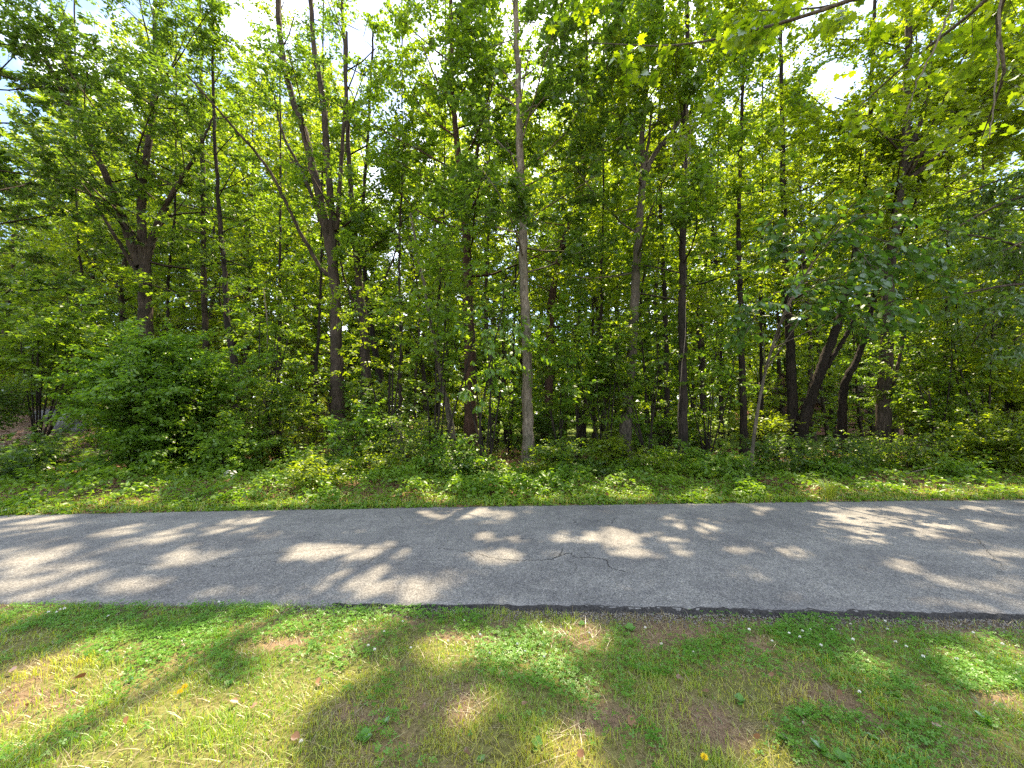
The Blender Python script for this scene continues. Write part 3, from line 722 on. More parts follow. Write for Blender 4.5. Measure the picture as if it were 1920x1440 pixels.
trunk_tree('grey trunk leaning slightly right with a wide fork in its crown', 11.8, [(1168, 868), (1178, 740), (1187, 620), (1194, 480), (1202, 380), (1206, 320), (1204, 250), (1212, 150), (1222, 0), (1228, -380)], .18, .05, 'grey', 'yellow',
           [([(1206, 335), (1230, 285), (1262, 245), (1290, 190), (1320, 80), (1340, -120)], .09, .03), ([(1204, 345), (1216, 270), (1222, 200)], .06, .03)], zb=5.2, R=3.1, n=18, dens=1.0, m=8, seed=9, fork_n=7)
trunk_tree('slim dark trunk between the grey leaning trunk and the vine-hung dark trunk', 15.0, [(1252, 850), (1250, 700), (1246, 560), (1240, 430), (1236, 250), (1240, 0)], .12, .04, 'dark', 'yellow', zb=4.5, R=2.6, n=14, dens=.9, seed=10)
trunk_tree('straight dark trunk with a clump of hanging dead vines halfway up', 11.2, [(1281, 882), (1281, 740), (1279, 560), (1281, 400), (1285, 250), (1288, 100), (1291, -380)], .14, .06, 'dark', 'mid', zb=5.2, R=3.2, n=22, dens=1.0, m=8, seed=11, vine=vJ)
trunk_tree('narrow dark trunk standing behind the thin curved pale stem', 14.0, [(1396, 858), (1392, 700), (1388, 560), (1385, 440), (1390, 250), (1395, 0), (1398, -250)], .13, .045, 'dark', 'yellow', zb=5.2, R=3.0, n=17, dens=.95, seed=13)
trunk_tree('upright dark trunk left of the two right-leaning trunks', 15.5, [(1487, 830), (1484, 700), (1476, 560), (1470, 420), (1466, 200), (1462, -60)], .22, .06, 'dark', 'yellow', zb=6.2, R=3.2, n=18, dens=.95, seed=14)
trunk_tree('thick dark trunk leaning strongly right with a thin side stem', 15.0, [(1496, 850), (1512, 775), (1540, 690), (1566, 620), (1590, 540), (1612, 420), (1630, 250), (1640, 0)], .23, .06, 'dark', 'mid',
           [([(1532, 715), (1560, 672), (1588, 625), (1606, 585), (1620, 520)], .10, .04)], zb=6.2, R=3.0, n=16, dens=.9, seed=15)
trunk_tree('dark crooked trunk bending right at head height, near the far brick house', 15.2, [(1578, 850), (1580, 780), (1584, 720), (1606, 676), (1622, 630), (1640, 560), (1660, 460), (1680, 300)], .18, .05, 'dark', 'yellow', zb=6.2, R=2.6, n=13, dens=.9, seed=16)
trunk_tree('broad dark tree at the right whose heavy boughs sweep up to the right', 12.6, [(1652, 868), (1658, 740), (1664, 620), (1668, 500), (1684, 380), (1696, 300), (1700, 180), (1704, 0), (1700, -300)], .22, .08, 'brown', 'yellow',
           [([(1694, 330), (1740, 270, -.4), (1800, 225, -.8), (1870, 180, -1.2), (1960, 120, -1.5)], .13, .05), ([(1690, 345), (1750, 300), (1830, 235), (1930, 160)], .10, .04), ([(1668, 760), (1680, 700), (1692, 650), (1700, 590)], .06, .03), ([(1696, 300), (1722, 240), (1740, 160), (1748, 40)], .09, .03)], zb=5.6, R=3.6, n=18, dens=1.05, m=8, seed=17, fork_n=9)
trunk_tree('dark trunk leaning right at the far right edge of the woods', 14.5, [(1808, 850), (1816, 740), (1834, 680), (1870, 610), (1910, 530), (1960, 420), (2010, 280)], .15, .05, 'dark', 'mid', zb=4.2, R=2.8, n=15, dens=1.0, seed=18)
trunk_tree('dark leaning trunk left of the many-stemmed brown tree, half hidden in leaves', 14.5, [(452, 850), (446, 740), (436, 660), (426, 600), (420, 500), (410, 380), (400, 200), (396, -100)], .17, .04, 'dark', 'mid', zb=4.0, R=2.9, n=18, dens=.9, seed=19)
trunk_tree('slim sapling with one short twig, just left of the leaning tan sapling', 13.0, [(752, 850), (750, 740), (752, 640), (748, 520), (752, 380), (760, 250)], .07, .03, 'dark', 'mid', zb=3.2, R=2.0, n=12, dens=.8, seed=20, name='sapling', sides=8)
# trees past both sides of the view, whose crowns reach into it and shade the road
trunk_tree('dark-leaved tree at the left end of the woods', 12.5, [(-60, 860), (-70, 600), (-60, 300), (-40, -100), (-30, -300)], .24, .06, 'brown', 'dark', zb=4.2, R=3.4, n=22, dens=.95, m=7, Lr=(.12, .18), seed=21)
trunk_tree('leafy tree at the right end of the woods', 12.0, [(2010, 860), (2004, 600), (2000, 300), (1996, -300)], .2, .06, 'brown', 'yellow', zb=3.2, R=3.9, n=26, dens=1.0, m=8, seed=22)
trunk_tree('tall slim-trunked tree between the many-stemmed brown tree and the stout grey-brown tree', 17.5, [(386, 850), (384, 600), (380, 350), (376, 50), (372, -100)], .16, .05, 'brown', 'mid', zb=4.5, R=3.2, n=18, dens=.9, seed=23)

print('LEAVES front', NLEAF)

# middle of the wood: slim trunks in the shade behind the front row
MID = [(150, 17.5), (330, 18), (520, 17), (585, 16.5), (775, 17.5), (820, 15.8), (925, 16), (958, 18.5), (1095, 17), (1130, 15.5), (1215, 18), (1320, 16.8), (1350, 18.5), (1430, 17.4), (1720, 16.5), (1765, 15.2), (1850, 17.0)]
rngm = np.random.RandomState(404); named = []
for k, (px, dep) in enumerate(MID):
    l1, l2 = rngm.uniform(-16, 16), rngm.uniform(-26, 26)
    h = rngm.uniform(-330, -60)
    lf_ = ('mid', 'yellow', 'yellow', 'mid')[k % 4]
    t_ = trunk_tree('slim shaded trunk standing among others in the middle depth of the woods', dep, [(px, 848), (px + l1 * .4, 720), (px + l1, 560), (px + l2, 350), (px + l2 * 1.2, h)], rngm.uniform(.06, .13), .03, 'dark' if rngm.rand() < .7 else 'brown', ('mid', 'yellow', 'yellow', 'mid')[k % 4],
               zb=rngm.uniform(4.0, 5.5), R=rngm.uniform(2.3, 3.0), n=17, dens=.75, m=7, seed=200 + k, name='slim_tree', group='slim trunks in the middle of the woods', sides=8); named.append((t_, px, lf_))
name_apart(named, 'slim-trunked tree in the deep shade')
print('LEAVES mid', NLEAF)

# ------------------------------------------------------------------ undergrowth: shrubs and saplings
def shrub(label, px, depth, width, height, leaf='mid', n=9, dens=1.0, m=8, Lr=(.06, .10), ratio=.55, seed=0, name='shrub', tmpl=T_DIAMOND, lift=.05, group=None, bark='dark', droop=.2):
    global NLEAF
    rng = np.random.RandomState(seed + 700)
    n, dens, m, Lr = int(n * 1.15), dens * 1.4, m + 3, (Lr[0] * 1.15, Lr[1] * 1.15)
    b = at(px, 800, depth); b[2] = gz(b[0], b[1])
    root = empty(name, b, label, 'shrub' if name == 'shrub' else 'tree', group)
    g = Growth()
    for i in range(n):
        az = i * 2.399 + rng.normal(0, .4); tilt = rng.uniform(.1, 1.0)
        L = height * rng.uniform(.75, 1.1) / max(.5, math.cos(tilt * .7))
        rw = width / 2 * tilt
        e = b + np.array([math.cos(az) * rw, math.sin(az) * rw * .8, height * (1.0 - .35 * tilt ** 2) * rng.uniform(.85, 1.05)])
        midp = b + (e - b) * .5 + np.array([0, 0, height * .14]) + rng.normal(0, .05 * height, 3)
        s = catmull([b + rng.normal(0, .05, 3) * [1, 1, 0], midp, e], 7)
        g.poly(s, .006 + .0042 * height, .004)
        nb = max(4, int(height * 3.2 * dens) + 2)
        for k in range(nb):
            f = lift + (1 - lift) * (k + rng.rand()) / nb
            j = min(5, int(f * 6)); q = s[j] + (s[j + 1] - s[j]) * (f * 6 - j)
            d = norm(np.array([math.cos(az), math.sin(az), .1]) * .4 + np.append(rng.normal(0, 1, 2), rng.normal(0, .25)))
            l2 = width * .28 * rng.uniform(.5, 1.2)
            p2, ee = bend(rng, q, d, l2, 3, .03, .3)
            g.poly(p2, .007, .003)
            nt_ = max(2, int(l2 / .15 * dens))
            for jj in range(nt_):
                ff = .15 + .85 * (jj + rng.rand()) / nt_
                mi = min(2, int(ff * 3)); o = p2[mi] + (p2[mi + 1] - p2[mi]) * (ff * 3 - mi)
                td = side_dir(rng, norm(p2[mi + 1] - p2[mi]), .9, .3); td[2] -= rng.uniform(0, .25)
                g.T.append((*o, *norm(td), .26 * rng.uniform(.6, 1.3)))
            g.T.append((*p2[-1], *ee, .25))
        g.T.append((*s[-1], *norm(s[-1] - s[-2]), .25))
    NLEAF += finish(root, b, g, rng, LEAF[leaf], BARK[bark], m, Lr, ratio, tmpl, gaps=False, droop=droop)
    return root
shrub('large rounded green bush at the roadside in front of the stout grey-brown tree', 285, 9.9, 4.3, 3.5, 'lush', 20, 1.25, 9, (.06, .10), seed=1)
shrub('low dark shrub at the left end beside the leaf-strewn bank', 40, 9.3, 2.8, .75, 'dark', 12, 1.1, 8, (.08, .13), .4, seed=2)
shrub('leafy sapling with layered boughs over the leaf-strewn bank', 80, 11.8, 4.2, 5.4, 'mid', 10, .65, 8, (.08, .13), seed=3, name='sapling', lift=.42)
shrub('small green shrub just right of the big rounded bush', 430, 9.8, 1.9, 1.25, 'lush', 10, 1.0, seed=4)
shrub('tall loose shrub in front of the half-hidden dark leaning trunk', 520, 11.6, 2.6, 2.8, 'mid', 10, .75, seed=5)
shrub('low bright yellow-green shrub at the verge below the many-stemmed brown tree', 592, 8.1, 1.1, .62, 'yellow', 9, 1.4, 8, (.05, .08), seed=6)
shrub('bright layered shrub in front of the grey-brown forked tree', 676, 10.4, 1.9, 1.7, 'lush', 8, .7, 8, (.07, .11), seed=7, lift=.3)
shrub('twiggy half-bare shrub left of the leaning tan sapling', 770, 10.3, 2.2, 1.5, 'mid', 14, .7, 5, (.05, .08), seed=8, bark='grey')
shrub('low leafy shrub around the foot of the leaning tan sapling', 850, 9.6, 1.5, .8, 'lush', 9, 1.1, seed=9)
shrub('tall leafy sapling right of the pale trunk', 1085, 11.4, 2.8, 4.9, 'lush', 7, .55, 8, (.08, .13), seed=10, name='sapling', lift=.28)
shrub('small dark shrub with a few dead leaves at the foot of the pale trunk', 1055, 9.9, 1.6, .9, 'mid', 9, .9, seed=11)
shrub('rounded pale-tipped shrub at the foot of the grey leaning trunk', 1140, 10.8, 1.5, .9, 'yellow', 11, .9, seed=12)
shrub('green shrub at the foot of the vine-hung dark trunk', 1262, 10.6, 1.5, .5, 'lush', 10, 1.0, seed=13)
shrub('lush low shrub at the verge between the vine-hung trunk and the curved pale stem', 1340, 9.5, 1.8, .5, 'lush', 11, 1.1, seed=14)
shrub('green shrub right of the curved pale stem', 1462, 10.4, 1.8, .8, 'dark', 9, 1.0, seed=15)
shrub('dark brushy shrub in front of the crooked bending trunk', 1572, 10.2, 1.7, .7, 'dark', 8, 1.0, 6, seed=16)
shrub('tangled low brush beside the broad dark tree at the right', 1700, 10.6, 2.2, 1.0, 'mid', 14, .7, 4, (.05, .08), seed=17, bark='grey')
shrub('tall shrub between the broad dark tree and the trunk at the right edge', 1775, 12.2, 3.0, 2.9, 'mid', 13, .9, seed=18)
shrub('pale-leaved low shrub at the right end of the verge', 1880, 10.2, 2.6, 1.4, 'yellow', 13, 1.0, seed=19)
shrub('tall yellow-green sapling at the right end of the woods', 1890, 12.8, 4.2, 5.2, 'yellow', 13, .85, 8, (.08, .13), seed=20, name='sapling', lift=.25)
for k, (px, dep, w_, h_, lf_, lab) in enumerate([
        (-110, 10.6, 3.0, 2.6, 'dark', 'tall dark shrub at the left end of the woods, above the boulders'), (225, 12.8, 2.8, 2.4, 'mid', 'loose shrub on the leaf-strewn bank behind the big rounded bush'), (-20, 14.5, 3.4, 3.2, 'yellow', 'yellow-green shrub high on the leaf-strewn bank at the left end'),
        (350, 10.4, 2.2, 1.9, 'mid', 'yellowish shrub leaning out of the right side of the big rounded bush')]):
    shrub(lab, px, dep, w_, h_, lf_, 11, .9, seed=120 + k)
rnge = np.random.RandomState(818); named = []
for k in range(24):
    px = 380 + 1520 * (k + rnge.rand()) / 24
    dep = float(rnge.uniform(9.2, 10.9)) + (px < 500) * .4; hh = rnge.uniform(.4, .85) * (.5 if px > 900 else .9); lf_ = ('mid', 'dark', 'lush', 'yellow')[(k * 7) % 4]
    t_ = shrub('low tangled shrub along the edge of the woods behind the green verge', px, dep, hh * .9 + .7, hh, lf_, 7, .62, 5, (.06, .10), seed=150 + k, group='low shrubs along the edge of the woods'); named.append((t_, px, lf_))
name_apart(named, 'low shrub at the verge'); named = []
for k, px in enumerate((490, 730, 800, 930, 1035, 1120, 1225, 1330, 1740, 1830)):
    lf_ = ('mid', 'yellow', 'mid', 'lush')[k % 4]
    t_ = shrub('slender sapling holding thin layers of leaves in front of the larger trunks', px + rnge.uniform(-20, 20), float(rnge.uniform(9.9, 12.4)), float(rnge.uniform(2.2, 3.2)), float(rnge.uniform(4.2, 6.8)), ('mid', 'yellow', 'mid', 'lush')[k % 4], 5, .55, 6, (.09, .14), .5, seed=180 + k, name='sapling', lift=.30, group='slender saplings along the edge of the woods'); named.append((t_, px, lf_))
name_apart(named, 'slender thin-leaved sapling'); named = []
rngs = np.random.RandomState(808)
for k in range(30):
    px = -40 + 2000 * (k + rngs.rand()) / 30
    dep = rngs.uniform(12.4, 17.5); hh = rngs.uniform(1.2, 4.6)
    if 1425 < px < 1690: continue
    if 1120 < px < 1700: hh = .6 + hh * .28; dep = min(dep, 15.5)
    lf_ = ('mid', 'yellow', 'lush', 'dark')[k % 4]
    t_ = shrub('loose leafy undergrowth shrub in the shade between the trunks', px, dep, hh * .8 + .8, hh, lf_, 8, .55, 6, (.08, .13), seed=40 + k, group='undergrowth shrubs between the trunks', lift=.15); named.append((t_, px, lf_))
name_apart(named, 'undergrowth shrub behind the front trunks')
print('LEAVES shrubs', NLEAF)

# ------------------------------------------------------------------ boughs near enough to see each leaf
def leaf_shape(kind):
    if kind == 'maple':
        pol = [(0, 0), (.10, .30), (-.02, .52), (.24, .40), (.42, .56), (.50, .30), (.72, .36), (.74, .16), (1, 0)]
        rim = pol + [(x, -y) for x, y in pol[-2:0:-1]]
    else:
        pol = [(0, 0), (.12, .15), (.35, .27), (.6, .28), (.82, .17), (1, 0)]
        rim = pol + [(x, -y) for x, y in pol[-2:0:-1]]
    v = [(x, y, .10 * abs(y) - .14 * x * x) for x, y in rim]
    k = len(pol)
    # faces along the midrib
    mids = [(x, 0, -.14 * x * x) for x in (.4,)]
    v = np.array(v + mids)
    c = len(v) - 1; nr = len(rim)
    f = np.array([(i, (i + 1) % nr, c) for i in range(nr)])
    return v, f
LSH = {k: leaf_shape(k) for k in ('maple', 'broad')}
def leaf_parts(root, base, rng, g, kind, mat, size, count, m, droop, tilt=.5, ratio=1.0):
    """single leaves as parts; the rest joined"""
    TT = np.array(g.T); kt = lit_at(TT[:, :3]) < .5
    g.T = [t for t, k_ in zip(g.T, kt) if k_ or rng.rand() < .03]
    SS = np.array(g.S); ks = ~((lit_at((SS[:, :3] + SS[:, 3:6]) / 2) > .6) & (SS[:, 6] < .013) & (rng.rand(len(SS)) < .8))
    g.S = [t for t, k_ in zip(g.S, ks) if k_]
    b, d, n, L, Wd, r = foliate(g, rng, m, size, 1.0, droop, tilt)
    px, py = proj(b)
    inview = (px > -20) & (px < 1940) & (py > -20) & (b[:, 1] > .5)
    o = np.argsort(-(inview * 10 + L / np.maximum(b[:, 1], .5) + rng.rand(len(b)) * .02))
    v, f = LSH[kind]
    mes = []
    for q in range(5):
        me = mesh_np('leaf', v * [1, ratio, 1], [f], mat, np.full(len(f), q / 5 + .1))
        mes.append(me)
    d = norm(d); s = norm(np.cross(n, d)); nn = np.cross(d, s)
    for i in o[:count]:
        ob = bpy.data.objects.new('leaf', mes[rng.randint(5)])
        M = np.eye(4); M[:3, 0], M[:3, 1], M[:3, 2], M[:3, 3] = d[i] * L[i], s[i] * L[i], nn[i] * L[i], b[i] - base
        from mathutils import Matrix
        ob.matrix_world = Matrix(M.tolist())
        COL.objects.link(ob); ob.parent = root
    rest = o[count:]
    if len(rest):
        vv, ff, k = scatter(b[rest], d[rest], n[rest], L[rest], L[rest] * ratio, (v, [tuple(x) for x in f]))
        add('crown', mesh_np('crown', vv - base, [ff], mat, np.repeat(r[rest], k)), root, kind='stuff')
    S = np.array(g.S); T = np.array(g.T)
    P0 = np.vstack([S[:, :3], T[:, :3]]); P1 = np.vstack([S[:, 3:6], T[:, :3] + T[:, 3:6] * T[:, 6:7]])
    R0 = np.concatenate([S[:, 6], np.full(len(T), .003)]); R1 = np.concatenate([S[:, 7], np.full(len(T), .0015)])
    return P0, P1, R0, R1
def spray_along(g, rng, pts, r0, r1, nb, l2, tw, start=.15, hang=.15):
    p = catmull(pts, 14)
    g.poly(p, r0, r1)
    for k in range(nb):
        f = start + (1 - start) * (k + rng.rand()) / nb
        i = min(12, int(f * 13)); q = p[i] + (p[i + 1] - p[i]) * (f * 13 - i)
        dd = side_dir(rng, norm(p[i + 1] - p[i]), 1.0, .5); dd[2] -= hang
        p2, e = bend(rng, q, dd, l2 * rng.uniform(.5, 1.3), 3, -.05, .3)
        g.poly(p2, max(.003, r1), .002)
        for j in range(1, 4):
            td = side_dir(rng, norm(p2[j] - p2[j - 1]), .9, .4); td[2] -= hang
            g.T.append((*p2[j], *norm(td), tw * rng.uniform(.6, 1.3)))
        g.T.append((*p2[-1], *e, tw))

def overhang():
    rng = np.random.RandomState(31)
    base = np.array([6.4, .6, 0.0]); base[2] = gz(6.4, .6)
    root = empty('overhanging_maple_tree', base, 'maple leaning over the lawn, only its sunlit yellow-green boughs reaching into view at the top', 'tree')
    tp = catmull([base + [0, 0, -.1], base + [-.05, .05, 2], base + [-.15, .1, 4.4], base + [-.2, .2, 7], base + [-.1, .2, 10]], 24)
    tube_obj('trunk', tp, np.linspace(.22, .08, 24), BARK['brown'], root, base, 12, rng, .07, .4)
    g = Growth()
    st = tp[11]
    boughs = [([tp[10], at(1900, -140, 3.6), at(1620, -10, 4.2), at(1420, 55, 4.7), at(1260, 85, 5.2), at(1105, 80, 5.6)], .035, .006, 22),
              ([tp[12], at(2050, -260, 3.2), at(1760, -60, 4.6), at(1560, 10, 5.6), at(1420, 20, 6.4)], .045, .008, 16),
              ([tp[13], at(2050, -200, 3.6), at(1850, 0, 4.4), at(1700, 120, 5.4), at(1600, 210, 6.2)], .04, .007, 12),
              ([tp[11], at(1950, -60, 4.0), at(1880, 150, 4.6), at(1840, 260, 5.2)], .035, .006, 7),
              ([tp[14], at(1700, -320, 4.2), at(1400, -140, 5.0), at(1200, -60, 5.6), at(1090, -20, 6.0)], .045, .008, 14)]
    for pts, a, b, nb in boughs:
        q = catmull(pts, 20)
        tube_obj('limb', q, np.linspace(a, b, 20), BARK['grey'], root, base, 6, rng, .05)
        spray_along(g, rng, pts, .006, .004, nb, .55, .24, .35)
    P0, P1, R0, R1 = leaf_parts(root, base, rng, g, 'maple', LEAF['maple'], (.085, .140), 295, 5, .12, .5)
    add('twigs', segs_mesh('twigs', P0 - base, P1 - base, R0, R1, BARK['grey'], 4), root, kind='stuff')
    # two bare dead stems dangling from the boughs
    for pts in ([at(1800, -40, 4.2), at(1772, 40, 4.2), at(1745, 105, 4.25), at(1722, 150, 4.3), at(1700, 212, 4.3)], [at(1880, -60, 3.9), at(1874, 40, 3.9), at(1870, 110, 3.9), at(1863, 190, 3.95), at(1856, 258, 3.95)]):
        q = catmull(pts, 22); q[1:-1] += rng.normal(0, .008, (20, 3))
        tube_obj('dead_stem', q, np.linspace(.013, .005, 22), BARK['pale'], root, base, 6, rng, .15)
overhang()

def broad_tree():
    rng = np.random.RandomState(57)
    path = np.array([at(1404, 874, 9.6), at(1416, 800, 9.5), at(1428, 730, 9.4), at(1442, 670, 9.2), at(1470, 590, 8.9), at(1520, 500, 8.6), at(1580, 420, 8.4)])
    path[0, 2] = gz(path[0, 0], path[0, 1]) - .05
    base = path[0].copy(); base[2] += .05
    root = empty('broadleaf_sapling', base, 'thin curved pale stem rising right into drooping boughs of large dark glossy leaves', 'sapling')
    c = catmull(path, 40)
    tube_obj('trunk', c, np.linspace(.042, .016, 40), BARK['grey'], root, base, 9, rng, .06, .3)
    g = Growth()
    ends = [(1430, 540), (1500, 600), (1600, 570), (1670, 560), (1720, 600), (1735, 480), (1690, 400), (1600, 380), (1540, 440), (1450, 500), (1640, 470), (1560, 540), (1480, 420), (1770, 540), (1510, 560), (1400, 620)]
    for k, (x, y) in enumerate(ends):
        s = c[16 + (k * 7) % 23]
        e = at(x, y, 8.3 + rng.uniform(-.7, .8))
        spray_along(g, rng, [s, (s + e) / 2 + [0, 0, .35], e], .014, .005, 12, .55, .28, .3, .25)
    P0, P1, R0, R1 = leaf_parts(root, base, rng, g, 'broad', LEAF['broad'], (.12, .20), 298, 4, .55, .45, 1.05)
    add('twigs', segs_mesh('twigs', P0 - base, P1 - base, R0, R1, BARK['grey'], 4), root, kind='stuff')
broad_tree()
def drooping_tree():
    global NLEAF
    rng = np.random.RandomState(91)
    base = at(2120, 860, 9.4); base[2] = gz(base[0], base[1])
    root = empty('drooping_tree', base, 'dark-leaved tree past the right edge whose heavy boughs droop into view over the verge', 'tree')
    c = catmull([base - [0, 0, .1], at(2115, 700, 9.4), at(2110, 560, 9.4), at(2100, 380, 9.5), at(2100, 200, 9.5)], 30)
    tube_obj('trunk', c, np.linspace(.2, .07, 30), BARK['brown'], root, base, 12, rng, .07, .4)
    g = Growth()
    for k, (x, y) in enumerate([(1760, 430), (1800, 520), (1720, 470), (1850, 580), (1880, 470), (1790, 370), (1900, 640), (1840, 400), (1930, 560), (1760, 560), (1890, 350), (1820, 650)]):
        s0 = c[13 + (k * 5) % 15]; e = at(x, y, 9.4 + rng.uniform(-.8, 1.2))
        mid_ = (s0 + e) / 2 + [0, 0, .55]
        q = catmull([s0, mid_, e], 14)
        tube_obj('limb', q, np.linspace(.05, .012, 14), BARK['brown'], root, base, 7, rng, .05)
        spray_along(g, rng, [s0, mid_, e], .01, .005, 16, .75, .32, .25, .3)
    NLEAF += finish(root, base, g, rng, LEAF['dark'], BARK['brown'], 9, (.11, .17), .5, T_LEAF6, droop=.45, gaps=False)
drooping_tree()
def dogwood():
    rng = np.random.RandomState(63)
    b = at(905, 880, 9.7); b[2] = gz(b[0], b[1])
    root = empty('broadleaf_sapling', b, 'slender sapling with tiers of large drooping leaves in front of the pale trunk', 'sapling')
    path = np.array([b - [0, 0, .05], at(900, 800, 9.6), at(912, 720, 9.5), at(925, 650, 9.4), at(940, 590, 9.3), at(945, 540, 9.2)])
    c = catmull(path, 30)
    tube_obj('trunk', c, np.linspace(.028, .010, 30), BARK['dark'], root, b, 8, rng, .06)
    g = Growth()
    for k, (x, y) in enumerate([(860, 735), (915, 745), (960, 730), (885, 690), (935, 690), (990, 690), (900, 640), (960, 640), (1010, 660), (940, 585), (990, 600), (915, 575), (1020, 610), (870, 610)]):
        s = c[10 + (k * 5) % 19]
        e = at(x, y, 9.3 + rng.uniform(-.5, .6))
        spray_along(g, rng, [s, (s + e) / 2 + [0, 0, .2], e], .008, .004, 4, .35, .2, .35, .3)
    P0, P1, R0, R1 = leaf_parts(root, b, rng, g, 'broad', LEAF['lush'], (.12, .19), 298, 4, .6, .4, .8)
    add('twigs', segs_mesh('twigs', P0 - b, P1 - b, R0, R1, BARK['dark'], 4), root, kind='stuff')
dogwood()

# ------------------------------------------------------------------ trees beyond the wood, round the far lawn
def bg_proto(seed, h, R, n, leaf, zb, mm=6):
    global NLEAF
    rng = np.random.RandomState(seed)
    z = np.linspace(0, h, 14)
    path = np.column_stack([np.cumsum(rng.normal(0, .08, 14)), np.cumsum(rng.normal(0, .08, 14)), z]); path[0, :2] = 0
    root = empty('background_tree', (0, 0, 0), 'leafy tree glowing in the sun beyond the shaded woods', 'tree', 'sunlit trees beyond the woods')
    tube_obj('trunk', path, np.linspace(.2, .05, 14), BARK['brown'], root, np.zeros(3), 8, rng, .06, .3)
    g = Growth()
    crown(g, rng, path, zb, h, R, int(n * 1.2), .62, .85, .05)
    finish(root, np.zeros(3), g, rng, leaf, BARK['brown'], mm, (.16, .26), .62, prune=False, tilt=.8)
    return root
def copy_thing(r, loc, rz, sc):
    c = r.copy(); COL.objects.link(c); c.location = loc; c.rotation_euler = (0, 0, rz); c.scale = (sc, sc, sc)
    for ch in r.children:
        d = ch.copy(); COL.objects.link(d); d.parent = c
    return c
rngb = np.random.RandomState(99)
tall = [bg_proto(21, 23, 4.2, 46, LEAF['far'], 9.0, 8), bg_proto(22, 26, 4.6, 50, LEAF['far'], 10.0, 8)]
for t in tall: t.name = 'tall_tree'; t['label'] = 'tall leafy tree rising behind the woods against the sky'; t['group'] = 'tall trees behind the woods'
protos = [bg_proto(11, 12, 3.6, 34, LEAF['far'], .9), bg_proto(12, 14, 4.0, 36, LEAF['mid'], 1.6), bg_proto(13, 10, 3.6, 30, LEAF['far'], .7)]
spots = []
for dep, k, h0 in ((21.5, 13, .85), (25.5, 15, 1.0), (31, 16, 1.15), (37, 18, 1.25), (45, 20, 1.4)):
    for q in range(k):
        spots.append((-1.45 * dep + 2.9 * dep * (q + .25 + .5 * rngb.rand()) / k, dep + rngb.uniform(-2, 2), h0 * rngb.uniform(.8, 1.2)))
for q, (x, y, s) in enumerate(spots):
    if 11 < x < 24 and y < 29: s *= .55
    if q < 3:
        protos[q].location = (x, y, float(gz(x, y))); protos[q].rotation_euler = (0, 0, rngb.rand() * 6); protos[q].scale = (s, s, s)
    else:
        copy_thing(protos[q % 3], (x, y, float(gz(x, y)) - .05), rngb.rand() * 6.28, s)
q = 0
for dep, k in ((28, 12), (35, 15), (42, 16)):
    for i in range(k):
        x = -1.3 * dep + 2.6 * dep * (i + .2 + .6 * rngb.rand()) / k; y = dep + rngb.uniform(-1.5, 1.5); s = rngb.uniform(.88, 1.08) * (dep / 28) ** .75
        a = abs(x / y + .385) < .07     # a wide opening to the sky left of the middle
        if a: s *= .6
        if q < 2: tall[q].location = (x, y, float(gz(x, y))); tall[q].scale = (s, s, s)
        else: copy_thing(tall[q % 2], (x, y, float(gz(x, y)) - .05), rngb.rand() * 6.28, s)
        q += 1
def far_woods():
    rng = np.random.RandomState(17)
    N = 42000
    x = rng.uniform(-120, 120, N); y = rng.uniform(56, 74, N)
    top = 12 + 7 * fbm(x * .11, y * .11, 91)
    z = top * rng.rand(N) ** .8 - .6
    b = np.stack([x, y, z], 1)
    L = rng.uniform(.7, 1.35, N)
    v, f, k = scatter(b, rng.normal(0, 1, (N, 3)), np.array([0, 0, 1.]) + rng.normal(0, 1.0, (N, 3)), L, L * .8)
    add('far_woods', mesh_np('far_woods', v, [f], LEAF['mid'], rng.rand(N)), kind='stuff')
far_woods()

